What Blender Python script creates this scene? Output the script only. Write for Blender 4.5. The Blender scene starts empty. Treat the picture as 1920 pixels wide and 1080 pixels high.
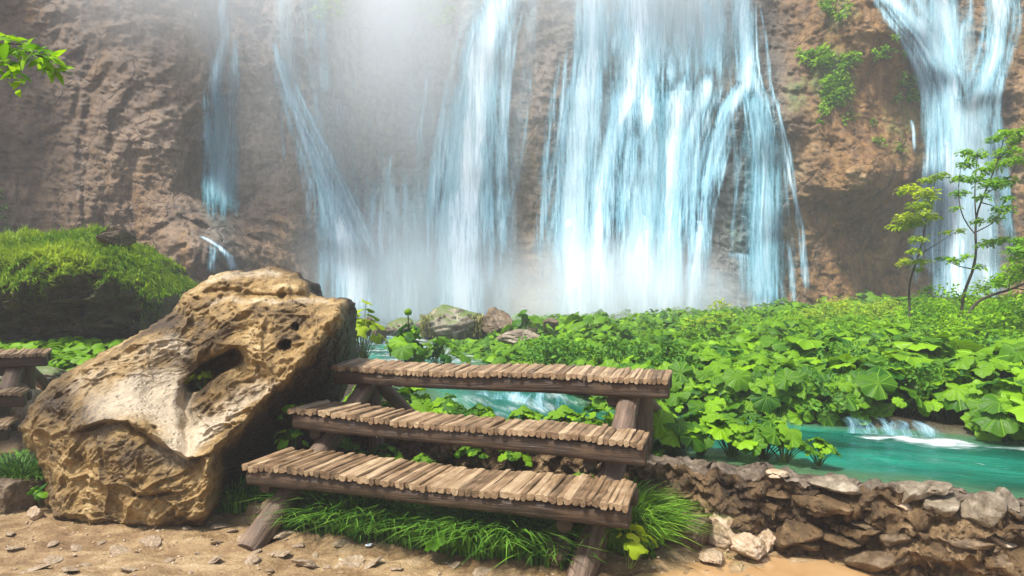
import bpy, math, random
import numpy as np
from mathutils import Vector, Matrix

random.seed(7)
rng = np.random.default_rng(7)
S = bpy.context.scene
COL = S.collection
F, CX, HY, EYE = 1200.0, 960.0, 568.0, 1.6      # focal length and horizon of the 1920 px frame, eye height
TAU = math.tau

# ------------------------------------------------------------------ basics
def P(px, py, d):
    return np.array([(px - CX) / F * d, d, EYE + (HY - py) / F * d])

def rays(px, py, d):
    px, py, d = np.asarray(px, float), np.asarray(py, float), np.asarray(d, float)
    return np.stack([(px - CX) / F * d, d, EYE + (HY - py) / F * d], -1)

_perm = np.random.default_rng(3).permutation(256)
_perm = np.concatenate([_perm, _perm, _perm])
_g = np.random.default_rng(4).normal(size=(256, 3)); _g /= np.linalg.norm(_g, axis=1)[:, None]

def perlin(p):
    p = np.asarray(p, float)
    i = np.floor(p).astype(int); f = p - i
    i &= 255
    u = f * f * f * (f * (f * 6 - 15) + 10)
    out = np.zeros(p.shape[:-1])
    for dx in (0, 1):
        for dy in (0, 1):
            for dz in (0, 1):
                h = _perm[_perm[_perm[(i[..., 0] + dx) & 255] + ((i[..., 1] + dy) & 255)] + ((i[..., 2] + dz) & 255)]
                g = _g[h]
                d = g[..., 0] * (f[..., 0] - dx) + g[..., 1] * (f[..., 1] - dy) + g[..., 2] * (f[..., 2] - dz)
                w = (u[..., 0] if dx else 1 - u[..., 0]) * (u[..., 1] if dy else 1 - u[..., 1]) * (u[..., 2] if dz else 1 - u[..., 2])
                out += w * d
    return out * 1.5

def fbm(p, octv=4, gain=.5, ridged=False):
    p = np.asarray(p, float); a, s, out = 1.0, 1.0, 0
    for k in range(octv):
        n = perlin(p * s + 17.3 * k)
        out = out + a * ((1 - 2 * np.abs(n)) if ridged else n)
        a *= gain; s *= 2.03
    return out

def worley(p, seed=0):
    """distances to the nearest and second nearest of scattered points"""
    p = np.asarray(p, float); sh = p.shape[:-1]; p = p.reshape(-1, 3); i = np.floor(p).astype(int); f = p - i
    a = np.full(len(p), 9.0); b = np.full(len(p), 9.0)
    for dx in (-1, 0, 1):
        for dy in (-1, 0, 1):
            for dz in (-1, 0, 1):
                h = _perm[_perm[_perm[(i[:, 0] + dx + seed) & 255] + ((i[:, 1] + dy) & 255)] + ((i[:, 2] + dz) & 255)]
                o = np.array([dx, dy, dz]) + .5 + .45 * _g[h]
                r = ((f - o) ** 2).sum(-1); b = np.minimum(b, np.maximum(a, r)); a = np.minimum(a, r)
    return np.sqrt(a).reshape(sh), np.sqrt(b).reshape(sh)

def sstep(a, b, x):
    t = np.clip((np.asarray(x, float) - a) / (b - a), 0, 1)
    return t * t * (3 - 2 * t)

def link(o, parent=None):
    COL.objects.link(o)
    if parent is not None: o.parent = parent
    return o

def mesh(name, V, faces, smooth=True, attrs=None):
    """faces: one array (n,3)/(n,4) or a list of such arrays; attrs: {name: per-vertex floats or vectors}"""
    V = np.asarray(V, np.float32)
    fs = [np.asarray(f, np.int32) for f in (faces if isinstance(faces, list) else [faces])]
    fs = [f for f in fs if len(f)]
    me = bpy.data.meshes.new(name)
    me.vertices.add(len(V)); me.vertices.foreach_set('co', V.ravel())
    loops = np.concatenate([f.ravel() for f in fs])
    sizes = np.concatenate([np.full(len(f), f.shape[1], np.int32) for f in fs])
    starts = np.concatenate([[0], np.cumsum(sizes)[:-1]]).astype(np.int32)
    me.loops.add(len(loops)); me.loops.foreach_set('vertex_index', loops)
    me.polygons.add(len(sizes)); me.polygons.foreach_set('loop_start', starts)
    me.update(calc_edges=True); me.validate()
    me.polygons.foreach_set('use_smooth', np.full(len(me.polygons), smooth))
    for k, a in (attrs or {}).items():
        a = np.asarray(a, np.float32)
        if a.ndim == 1:
            me.attributes.new(k, 'FLOAT', 'POINT').data.foreach_set('value', a)
        else:
            me.attributes.new(k, 'FLOAT_VECTOR', 'POINT').data.foreach_set('vector', a.ravel())
    return me

def obj(name, me, mat, parent=None, loc=None, rz=0):
    o = bpy.data.objects.new(name, me)
    if mat is not None and not me.materials: me.materials.append(mat)
    if loc is not None: o.location = loc
    o.rotation_euler[2] = rz
    return link(o, parent)

def tag(o, label, cat, group=None):
    o['label'] = label; o['category'] = cat
    if group: o['group'] = group
    return o

def kind(o, k):
    o['kind'] = k; return o

def thing(name, label, cat, loc=(0, 0, 0), rz=0, group=None):
    o = bpy.data.objects.new(name, None); o.empty_display_size = .1
    o.location = loc; o.rotation_euler[2] = rz
    return tag(link(o), label, cat, group)

def copy_tree(o, loc, rz=0, sc=1.0, label=None, group=None):
    c = o.copy(); COL.objects.link(c); c.location = loc; c.rotation_euler[2] = rz; c.scale = (sc, sc, sc)
    if label: c['label'] = label
    if group: c['group'] = group
    for ch in list(o.children):
        k = ch.copy(); COL.objects.link(k); k.parent = c
    return c

def gridfaces(nr, nc, off=0):
    a = np.arange(nr * nc).reshape(nr, nc) + off
    return np.stack([a[:-1, :-1], a[:-1, 1:], a[1:, 1:], a[1:, :-1]], -1).reshape(-1, 4)

def merge(pv, pf, M, tint=None):
    """copies of a small shape merged into one vertex/face array. M: (m,4,4)"""
    M = np.asarray(M, float); m, n = len(M), len(pv)
    V = np.einsum('mij,nj->mni', M[:, :3, :3], pv) + M[:, None, :3, 3]
    fs = [(np.asarray(f)[None] + (np.arange(m) * n)[:, None, None]).reshape(-1, np.asarray(f).shape[1]) for f in (pf if isinstance(pf, list) else [pf])]
    t = np.repeat(rng.random(m) if tint is None else tint, n)
    return V.reshape(-1, 3), fs, t

def join(parts):
    """[(V, [faces], attr)] -> one"""
    Vs, fs, ts, off = [], [], [], 0
    for V, f, t in parts:
        Vs.append(V); fs += [x + off for x in f]; ts.append(t); off += len(V)
    return np.concatenate(Vs), fs, np.concatenate(ts)

def frame_mat(pos, normal, spin, size):
    """matrices with local z along normal"""
    pos, n = np.asarray(pos, float), np.asarray(normal, float)
    n = n / np.linalg.norm(n, axis=1)[:, None]
    ref = np.where(np.abs(n[:, 2:3]) < .95, np.array([[0, 0, 1.]]), np.array([[1., 0, 0]]))
    x = np.cross(ref, n); x /= np.linalg.norm(x, axis=1)[:, None]
    y = np.cross(n, x)
    c, s = np.cos(spin)[:, None], np.sin(spin)[:, None]
    x2, y2 = c * x + s * y, -s * x + c * y
    M = np.zeros((len(pos), 4, 4)); sz = np.asarray(size, float)[:, None]
    M[:, :3, 0] = x2 * sz; M[:, :3, 1] = y2 * sz; M[:, :3, 2] = n * sz; M[:, :3, 3] = pos; M[:, 3, 3] = 1
    return M

def tube(pts, rad, ns=8, rough=0, seed=0, cap=True):
    pts = np.asarray(pts, float); n = len(pts); rad = np.broadcast_to(np.asarray(rad, float), (n,))
    t = np.gradient(pts, axis=0); t /= np.linalg.norm(t, axis=1)[:, None]
    ref = np.array([0, 0, 1.]) if abs(t[0, 2]) < .9 else np.array([0, 1., 0])
    a = np.cross(t, ref); a /= np.linalg.norm(a, axis=1)[:, None]; b = np.cross(t, a)
    th = np.arange(ns) / ns * TAU
    V = pts[:, None] + rad[:, None, None] * (np.cos(th)[None, :, None] * a[:, None] + np.sin(th)[None, :, None] * b[:, None])
    if rough:
        q = fbm(V / np.mean(rad) * np.array([.6, .6, .6]) + seed, 3)
        V = V + (V - pts[:, None]) * q[..., None] * rough
    V = V.reshape(-1, 3)
    i = np.arange(n * ns).reshape(n, ns); j = np.roll(i, -1, 1)
    f = np.stack([i[:-1], j[:-1], j[1:], i[1:]], -1).reshape(-1, 4)
    fs = [f]
    if cap:                                            # flat sawn ends with a crisp rim
        m = len(V); V = np.concatenate([V, V[i[0]], V[i[-1]], pts[:1], pts[-1:]])
        a0 = m + np.arange(ns); a1 = np.roll(a0, -1); c0, c1 = m + 2 * ns, m + 2 * ns + 1
        fs.append(np.concatenate([np.stack([a1, a0, np.full(ns, c0)], -1), np.stack([a0 + ns, a1 + ns, np.full(ns, c1)], -1)]))
    return V, fs

def lerp_path(pts, n):
    pts = np.asarray(pts, float)
    s = np.concatenate([[0], np.cumsum(np.linalg.norm(np.diff(pts[:, :3], axis=0), axis=1))])
    u = np.linspace(0, s[-1], n)
    out = np.stack([np.interp(u, s, pts[:, k]) for k in range(pts.shape[1])], -1)
    for _ in range(2):
        out[1:-1] = (out[:-2] + 2 * out[1:-1] + out[2:]) / 4
    return out

def rbf(ctrl, eps=1.0):
    """smooth interpolation of [(x, y, value)] (thin plate)"""
    c = np.asarray(ctrl, float); X = c[:, :2] / 100; n = len(c)
    def phi(r): return np.where(r > 1e-9, r * r * np.log(np.maximum(r, 1e-9)), 0)
    K = phi(np.linalg.norm(X[:, None] - X[None], axis=-1)) + np.eye(n) * .02 * eps
    Pm = np.c_[np.ones(n), X]
    A = np.block([[K, Pm], [Pm.T, np.zeros((3, 3))]])
    w = np.linalg.solve(A, np.r_[c[:, 2], 0, 0, 0])
    def f(px, py):
        sh = np.broadcast(px, py).shape
        q = np.stack([np.broadcast_to(px, sh).ravel(), np.broadcast_to(py, sh).ravel()], -1) / 100
        out = np.empty(len(q))
        for k in range(0, len(q), 20000):
            r = np.linalg.norm(q[k:k + 20000, None] - X[None], axis=-1)
            out[k:k + 20000] = phi(r) @ w[:n] + w[n] + q[k:k + 20000] @ w[n + 1:]
        return out.reshape(sh)
    return f

# ------------------------------------------------------------------ materials
class G:
    def __init__(s, name):
        s.m = bpy.data.materials.new(name); s.m.use_nodes = True
        s.nt = s.m.node_tree; s.nt.nodes.clear()
        s.out = s.n('ShaderNodeOutputMaterial')
        s.tc = s.n('ShaderNodeTexCoord')
    def n(s, t, **kw):
        x = s.nt.nodes.new(t)
        for k, v in kw.items(): setattr(x, k, v)
        return x
    def put(s, sock, v):
        if isinstance(v, bpy.types.NodeSocket): s.nt.links.new(v, sock)
        elif v is not None:
            if sock.type == 'RGBA' and len(v) == 3: v = (*v, 1)
            sock.default_value = v
    def attr(s, name, vec=False):
        a = s.n('ShaderNodeAttribute', attribute_name=name)
        return a.outputs['Vector' if vec else 'Fac']
    def geo(s, k): return s.n('ShaderNodeNewGeometry').outputs[k]
    def pos(s): return s.geo('Position')
    def map(s, v, scale=(1, 1, 1), rot=(0, 0, 0), loc=(0, 0, 0)):
        x = s.n('ShaderNodeMapping'); s.put(x.inputs['Vector'], v)
        x.inputs['Scale'].default_value = scale; x.inputs['Rotation'].default_value = rot; x.inputs['Location'].default_value = loc
        return x.outputs[0]
    def noise(s, v, scale, detail=6, rough=.55, dist=0, kind='FBM'):
        x = s.n('ShaderNodeTexNoise'); s.put(x.inputs['Vector'], v)
        x.inputs['Scale'].default_value = scale; x.inputs['Detail'].default_value = detail
        x.inputs['Roughness'].default_value = rough; x.inputs['Distortion'].default_value = dist
        return x.outputs['Fac']
    def voro(s, v, scale, feature='F1', out='Distance'):
        x = s.n('ShaderNodeTexVoronoi', feature=feature); s.put(x.inputs['Vector'], v); x.inputs['Scale'].default_value = scale
        return x.outputs[out]
    def ramp(s, fac, stops):
        x = s.n('ShaderNodeValToRGB'); s.put(x.inputs[0], fac); e = x.color_ramp.elements
        while len(e) < len(stops): e.new(.5)
        for k, (p, c) in enumerate(stops):
            e[k].position = p; e[k].color = (*c, 1) if len(c) == 3 else c
        return x.outputs[0]
    def rng(s, v, a, b, c=0, d=1, smooth=True):
        x = s.n('ShaderNodeMapRange', interpolation_type='SMOOTHSTEP' if smooth else 'LINEAR', clamp=True) if smooth else s.n('ShaderNodeMapRange')
        s.put(x.inputs[0], v)
        for k, q in zip((1, 2, 3, 4), (a, b, c, d)): x.inputs[k].default_value = q
        return x.outputs[0]
    def math(s, op, a, b=None, c=None):
        x = s.n('ShaderNodeMath', operation=op)
        for k, q in enumerate((a, b, c)):
            if q is not None: s.put(x.inputs[k], q)
        return x.outputs[0]
    def mix(s, fac, a, b, mode='MIX'):
        x = s.n('ShaderNodeMix', data_type='RGBA', blend_type=mode)
        s.put(x.inputs[0], fac); s.put(x.inputs[6], a); s.put(x.inputs[7], b)
        return x.outputs[2]
    def bump(s, h, strength=.5, dist=.05, normal=None):
        x = s.n('ShaderNodeBump'); s.put(x.inputs['Height'], h)
        x.inputs['Strength'].default_value = strength; x.inputs['Distance'].default_value = dist
        if normal is not None: s.put(x.inputs['Normal'], normal)
        return x.outputs[0]
    def bsdf(s, color, rough=.8, normal=None, spec=.5, **kw):
        x = s.n('ShaderNodeBsdfPrincipled')
        s.put(x.inputs['Base Color'], color); s.put(x.inputs['Roughness'], rough)
        s.put(x.inputs['Specular IOR Level'], spec)
        if normal is not None: s.put(x.inputs['Normal'], normal)
        for k, v in kw.items(): s.put(x.inputs[k], v)
        return x.outputs[0]
    def mixs(s, fac, a, b):
        x = s.n('ShaderNodeMixShader'); s.put(x.inputs[0], fac); s.nt.links.new(a, x.inputs[1]); s.nt.links.new(b, x.inputs[2])
        return x.outputs[0]
    def done(s, sh): s.nt.links.new(sh, s.out.inputs['Surface']); return s.m

def m_leaf(name, dark, light, veins=False, transl=.45, gloss=.38, spec=.4):
    g = G(name)
    t = g.attr('tint')
    n = g.noise(g.pos(), 3.0, 2)
    c = g.ramp(g.math('ADD', g.math('MULTIPLY', t, .68), g.math('MULTIPLY', n, .28)), [(.15, dark), (.55, tuple((a + b) / 2 for a, b in zip(dark, light))), (.90, light), (1.0, tuple(min(.8, q * m_) for q, m_ in zip(light, (1.9, 1.05, 2.0))))])
    nor = None
    if veins:
        uv = g.n('ShaderNodeSeparateXYZ'); g.put(uv.inputs[0], g.attr('leafuv', True))
        th, r = uv.outputs[0], uv.outputs[1]
        fr = g.math('ABSOLUTE', g.math('SUBTRACT', g.math('FRACT', g.math('MULTIPLY', th, 9.0)), .5))
        v = g.rng(g.math('MULTIPLY', fr, g.math('ADD', r, .12)), .0, .05, 1, 0)
        net = g.voro(g.attr('leafuv', True), 22, 'DISTANCE_TO_EDGE')
        c = g.mix(g.math('MULTIPLY', v, .5), c, tuple(min(1, x * 1.5 + .05) for x in light))
        nor = g.bump(g.math('SUBTRACT', g.math('MULTIPLY', net, .4), v), .5, .012)
    d = g.bsdf(c, gloss, nor, spec)
    tr = g.n('ShaderNodeBsdfTranslucent'); g.put(tr.inputs[0], g.mix(1.0, c, (1.0, .95, .35), 'MULTIPLY'))
    if nor is not None: g.put(tr.inputs['Normal'], nor)
    return g.done(g.mixs(transl, d, tr.outputs[0]))

def m_rock(name, cols, scale=1.0, bump=.6, bdist=.05, rough=(.35, .8), moss=None, vert=1.0, pale=None, dirt_shade=None, spec=.4, pits=False):
    g = G(name); p = g.tc.outputs['Object']
    pv = g.map(p, (scale, scale, scale * vert))
    a = g.noise(pv, 1.1, 8, .62, .6); b = g.noise(pv, 6, 8, .65); f = g.noise(pv, 28, 6, .7)
    mixv = g.math('ADD', g.math('MULTIPLY', a, .62), g.math('ADD', g.math('MULTIPLY', b, .3), g.math('MULTIPLY', f, .16)))
    k = len(cols); c = g.ramp(mixv, [(.36 + .34 * i / (k - 1), q) for i, q in enumerate(cols)])
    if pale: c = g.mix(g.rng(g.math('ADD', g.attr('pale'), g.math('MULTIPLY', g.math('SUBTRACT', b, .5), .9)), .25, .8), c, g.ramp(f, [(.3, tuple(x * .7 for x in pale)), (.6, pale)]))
    if dirt_shade: c = g.mix(g.rng(g.math('ADD', g.attr('dirt_shade'), g.math('MULTIPLY', g.math('SUBTRACT', b, .5), 1.2)), .25, .8), c, g.ramp(f, [(.35, tuple(x * .5 for x in dirt_shade)), (.62, dirt_shade)]))
    if moss:
        up = g.n('ShaderNodeSeparateXYZ'); g.put(up.inputs[0], g.geo('Normal'))
        mk = g.rng(g.math('ADD', g.math('MULTIPLY', up.outputs[2], .5), g.math('MULTIPLY', b, .9)), .62, .85)
        c = g.mix(g.math('MULTIPLY', mk, moss[1]), c, g.ramp(f, [(.3, tuple(x * .5 for x in moss[0])), (.7, moss[0])]))
    h = g.math('ADD', g.math('MULTIPLY', a, .6), g.math('ADD', g.math('MULTIPLY', b, .5), g.math('MULTIPLY', f, .22)))
    if pits:
        vo = g.voro(pv, 9); h = g.math('ADD', h, g.math('MULTIPLY', g.rng(vo, .05, .35), .25))
    r = g.rng(f, .3, .7, rough[0], rough[1])
    return g.done(g.bsdf(c, r, g.bump(h, bump, bdist), spec))

def m_wood(name, cols, axis, rough=.6, tinted=True):
    g = G(name); p = g.tc.outputs['Object']
    sc = [38, 38, 38]; sc[axis] = 2.2
    pr = g.map(p, tuple(sc))
    a = g.noise(pr, 1.0, 6, .6, .5); b = g.noise(p, 9, 5); f = g.noise(g.map(p, tuple(x * 3 for x in sc)), 1, 4, .7)
    mx = g.math('ADD', g.math('MULTIPLY', a, .6), g.math('MULTIPLY', b, .4))
    if tinted: mx = g.math('ADD', g.math('MULTIPLY', mx, .75), g.math('MULTIPLY', g.attr('tint'), .25))
    c = g.ramp(mx, [(.3, cols[0]), (.5, cols[1]), (.72, cols[2])])
    c = g.mix(g.rng(f, .62, .75), c, tuple(x * .3 for x in cols[0]))
    return g.done(g.bsdf(c, g.rng(b, .3, .7, rough - .2, rough + .2), g.bump(g.math('ADD', a, g.math('MULTIPLY', f, .6)), 1.0, .010), .45))

# rock, earth
M_CLIFF = None
def m_cliff():
    g = G('cliff_rock'); p = g.pos()
    warm = g.attr('warm'); moss = g.attr('moss'); wet = g.attr('wet')
    big = g.noise(p, .22, 6, .6, .5); mid = g.noise(g.map(p, (1, 1, .55)), 1.0, 9, .66, .4); fine = g.noise(g.map(p, (1, 1, .7)), 5.5, 8, .7)
    streak = g.noise(g.map(p, (1.6, 1.6, .09)), 1.4, 7, .62, .3)
    mx = g.math('ADD', g.math('MULTIPLY', mid, .5), g.math('ADD', g.math('MULTIPLY', fine, .32), g.math('MULTIPLY', streak, .25)))
    cool = g.ramp(mx, [(.36, (.026, .015, .007)), (.48, (.082, .048, .024)), (.58, (.155, .099, .054)), (.71, (.29, .21, .135))])
    hot = g.ramp(mx, [(.36, (.018, .010, .004)), (.48, (.115, .056, .014)), (.57, (.235, .127, .038)), (.69, (.40, .28, .15))])
    c = g.mix(g.rng(g.math('ADD', warm, g.math('MULTIPLY', g.math('SUBTRACT', big, .5), 1.6)), .2, .9), cool, hot)
    c = g.mix(g.rng(streak, .58, .72, 0, .55), c, (.05, .04, .035))
    c = g.mix(g.math('MULTIPLY', g.attr('bay_pale'), g.rng(g.math('ADD', fine, g.math('MULTIPLY', streak, .6)), .55, .95)), c, (.50, .42, .36))
    st2 = g.noise(g.map(p, (.9, .9, .05)), 1.1, 6, .6, .4)
    c = g.mix(g.rng(st2, .54, .70, 0, .7), c, g.ramp(fine, [(.3, (.10, .048, .012)), (.7, (.36, .20, .06))]))
    dv = g.n('ShaderNodeVectorMath', operation='ADD'); sc_ = g.n('ShaderNodeVectorMath', operation='SCALE'); nz_ = g.n('ShaderNodeTexNoise'); g.put(nz_.inputs['Vector'], p); nz_.inputs['Scale'].default_value = 1.3; nz_.inputs['Detail'].default_value = 5
    g.put(sc_.inputs[0], nz_.outputs['Color']); sc_.inputs['Scale'].default_value = .9; g.put(dv.inputs[0], p); g.put(dv.inputs[1], sc_.outputs[0])
    ck = g.voro(g.map(dv.outputs[0], (1, 1, .6)), .75, 'DISTANCE_TO_EDGE'); ck2 = g.voro(g.map(dv.outputs[0], (1, 1, .7)), 2.4, 'DISTANCE_TO_EDGE')
    crack = g.math('MAXIMUM', g.rng(ck, .0, .045, 1, 0), g.math('MULTIPLY', g.rng(ck2, .0, .05, 1, 0), g.rng(big, .48, .6)))
    c = g.mix(g.math('MULTIPLY', crack, .18), c, (.018, .012, .008))
    mo = g.rng(g.math('ADD', moss, g.math('MULTIPLY', g.math('SUBTRACT', mid, .5), 1.4)), .35, .75)
    c = g.mix(mo, c, g.ramp(fine, [(.3, (.02, .04, .008)), (.65, (.13, .19, .03))]))
    c = g.mix(g.math('MULTIPLY', wet, .75), c, g.ramp(fine, [(.3, (.03, .085, .11)), (.7, (.12, .27, .32))]))
    h = g.math('ADD', g.math('MULTIPLY', mid, 1.0), g.math('ADD', g.math('MULTIPLY', fine, .38), g.math('MULTIPLY', streak, .5)))
    return g.done(g.bsdf(c, g.rng(fine, .35, .65, .4, .85), g.bump(g.math('SUBTRACT', h, g.math('MULTIPLY', crack, .25)), .85, .2), .4))
M_CLIFF = m_cliff()
M_BOULDER = m_rock('tufa_boulder', [(.018, .011, .004), (.105, .062, .019), (.31, .198, .068), (.55, .43, .235)], 2.3, .85, .06, (.3, .75), pale=(.55, .45, .31), dirt_shade=(.045, .027, .013), pits=True)
M_STONE = m_rock('limestone', [(.10, .06, .028), (.30, .205, .11), (.48, .37, .25), (.66, .57, .44)], 4, .8, .03, (.35, .7))
M_STONEGREY = m_rock('grey_limestone', [(.022, .016, .009), (.11, .082, .05), (.27, .22, .15), (.50, .44, .34)], 4, .9, .03, (.35, .7))
M_STONEDARK = m_rock('dark_wet_stone', [(.016, .011, .006), (.07, .045, .022), (.16, .11, .06), (.3, .22, .13)], 5, .7, .03, (.3, .7))
M_MOSSROCK = m_rock('mossy_stone', [(.03, .025, .02), (.13, .1, .07), (.28, .24, .18), (.5, .45, .36)], 3, .7, .03, (.4, .8), moss=((.10, .17, .02), .9))
M_MOUND = m_rock('mound_earth', [(.012, .009, .005), (.05, .034, .02), (.12, .08, .048), (.24, .17, .11)], 2.4, .9, .12, (.5, .9), moss=((.09, .14, .02), .8))
M_EARTH = m_rock('wall_earth', [(.008, .005, .002), (.042, .024, .009), (.145, .088, .035), (.40, .28, .155)], 2.2, 1.0, .06, (.35, .85), pits=True)
M_PLANK = m_wood('weathered_plank', [(.05, .029, .013), (.25, .158, .08), (.50, .37, .22)], 1, .55)
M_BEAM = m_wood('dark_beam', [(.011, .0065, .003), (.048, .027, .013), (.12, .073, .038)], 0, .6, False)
M_LEG = m_wood('log_wood', [(.03, .019, .012), (.12, .077, .048), (.27, .185, .13)], 2, .6, False)
M_BARK = m_wood('bark', [(.012, .009, .006), (.04, .028, .018), (.09, .065, .045)], 2, .8, False)

def m_ground():
    g = G('ground_soil'); p = g.pos()
    a = g.noise(p, 1.3, 6, .6, .4); b = g.noise(p, 9, 8, .65); f = g.noise(p, 60, 5, .7)
    mx = g.math('ADD', g.math('MULTIPLY', a, .45), g.math('ADD', g.math('MULTIPLY', b, .35), g.math('MULTIPLY', f, .25)))
    st = g.noise(g.map(p, (1.1, 4.2, 1), (0, 0, -.22)), 1.6, 6, .6, .8)
    mx = g.math('ADD', g.math('MULTIPLY', mx, .72), g.math('MULTIPLY', st, .30))
    c = g.ramp(mx, [(.38, (.075, .040, .014)), (.48, (.20, .120, .050)), (.56, (.345, .235, .115)), (.68, (.56, .435, .27))])
    soil = g.ramp(mx, [(.35, (.012, .009, .005)), (.55, (.045, .032, .016)), (.7, (.08, .075, .025))])
    c = g.mix(g.attr('soil'), c, soil)
    bed = g.ramp(b, [(.3, (.03, .09, .05)), (.7, (.14, .22, .12))])
    c = g.mix(g.attr('bed'), c, bed)
    wetm = g.rng(a, .42, .58, .62, .20)
    return g.done(g.bsdf(c, wetm, g.bump(g.math('ADD', g.math('ADD', b, g.math('MULTIPLY', st, 1.2)), g.math('MULTIPLY', f, .5)), .9, .03), .45))
M_GROUND = m_ground()

def m_water():
    g = G('stream_water'); p = g.pos()
    fl = g.attr('flow', True)
    a = g.noise(g.map(fl, (1.2, 4.0, 1)), 1.6, 5, .6, .6); b = g.noise(g.map(fl, (3.5, 9, 1)), 2.2, 5, .65, .8); big = g.noise(g.map(fl, (.5, 1.4, 1)), 1.0, 4, .6, .5)
    nor = g.bump(g.math('ADD', a, g.math('MULTIPLY', b, .7)), .55, .05)
    deep = g.attr('deep')
    c = g.mix(deep, (.16, .30, .14), g.ramp(big, [(.33, (.0, .045, .028)), (.52, (.001, .12, .078)), (.7, (.012, .24, .155))]))
    foam = g.math('ADD', g.attr('foam'), g.math('MULTIPLY', g.math('SUBTRACT', g.math('ADD', g.math('MULTIPLY', a, .6), g.math('MULTIPLY', b, .5)), .55), 1.5))
    fm = g.math('MULTIPLY', g.rng(foam, .25, 1.15), g.rng(g.attr('foam'), .02, .2))
    fleck = g.math('MULTIPLY', g.rng(b, .66, .74), .45)
    fm = g.math('MAXIMUM', fm, fleck)
    w = g.bsdf(c, .09, nor, .3)
    tr = g.n('ShaderNodeBsdfTransparent'); g.put(tr.inputs[0], (.45, .72, .58))
    w = g.mixs(g.rng(deep, 0, 1, .45, .93), tr.outputs[0], w)
    fo = g.bsdf((.70, .76, .77), .6, nor, .3)
    return g.done(g.mixs(fm, w, fo))
M_WATER = m_water()

def m_puddle():
    g = G('muddy_water'); n = g.noise(g.pos(), 3, 3)
    return g.done(g.bsdf(g.ramp(n, [(.3, (.32, .19, .08)), (.7, (.42, .27, .13))]), .12, g.bump(n, .05, .02), .5))
M_PUDDLE = m_puddle()

def m_fall(name, thick, blue, white=.55, contrast=1.0):
    """falling water: thin sheets show through, thick aerated water is white"""
    g = G(name); fl = g.attr('flow', True); d = g.attr('dens')
    a = g.noise(g.map(fl, (2.2, .16, 1)), 1.3, 6, .6, .5); b = g.noise(g.map(fl, (7, .55, 1)), 1.6, 6, .65, .35); c = g.noise(g.map(fl, (18, 2.6, 1)), 1.5, 4, .7)
    cl = g.noise(g.map(fl, (.9, .35, 1)), .9, 4, .55, .4)
    n = g.math('ADD', g.math('MULTIPLY', g.math('SUBTRACT', a, .5), 1.7), g.math('ADD', g.math('MULTIPLY', g.math('SUBTRACT', b, .5), 1.5), g.math('MULTIPLY', g.math('SUBTRACT', c, .5), .75)))
    n = g.math('ADD', n, g.math('MULTIPLY', g.math('SUBTRACT', cl, .5), .45))
    x = g.math('ADD', g.math('MULTIPLY', d, thick), g.math('MULTIPLY', n, contrast))
    al = g.math('MULTIPLY', g.rng(x, .08, 1.45), g.rng(d, .0, .22))
    col = g.ramp(g.math('ADD', g.math('MULTIPLY', x, white), .1), [(.1, blue), (.55, tuple(.5 * q + .33 for q in blue)), (.95, (.76, .82, .86))])
    nv = g.n('ShaderNodeCombineXYZ'); nv.inputs[1].default_value = -.80; nv.inputs[2].default_value = .60     # a cloud of drops scatters evenly, whatever the sheet's folds
    di = g.n('ShaderNodeBsdfDiffuse'); g.put(di.inputs[0], col); g.put(di.inputs['Normal'], nv.outputs[0])
    tl = g.n('ShaderNodeBsdfTranslucent'); g.put(tl.inputs[0], col)
    tr = g.n('ShaderNodeBsdfTransparent')
    return g.done(g.mixs(al, tr.outputs[0], g.mixs(.15, di.outputs[0], tl.outputs[0])))
M_FALL = m_fall('falling_water', 1.3, (.15, .55, .72), .50, .95)
M_FALLBLUE = m_fall('thin_blue_water', 1.1, (.006, .27, .37), .24, 1.15)
M_VEIL = m_fall('water_veil', .95, (.28, .60, .72), .5, .5)

M_BUTTER = m_leaf('butterbur_leaf', (.022, .11, .003), (.27, .52, .008), True, .38, .42, .25)
M_BUTTERFAR = m_leaf('bank_leaf', (.020, .10, .003), (.26, .51, .008), False, .38, .5, .2)
M_BUSH = m_leaf('bush_leaf', (.09, .27, .005), (.36, .62, .02), False, .5, .6, .15)
M_YELLOW = m_leaf('yellow_leaf', (.20, .34, .01), (.55, .66, .04), False, .5, .6, .15)
M_GRASS = m_leaf('grass_blade', (.012, .075, .004), (.21, .45, .05), False, .35, .45, .3)
M_GRASSLIGHT = m_leaf('light_grass_blade', (.07, .22, .01), (.32, .54, .06), False, .4, .45, .3)
M_DRYGRASS = m_leaf('dry_grass_blade', (.12, .14, .03), (.42, .40, .12), False, .35, .6, .2)
M_MOUNDGRASS = m_leaf('mound_grass', (.07, .20, .01), (.46, .58, .05), False, .4, .55, .2)
M_STEM = m_leaf('leaf_stalk', (.05, .07, .015), (.12, .18, .03), False, .1)

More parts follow.
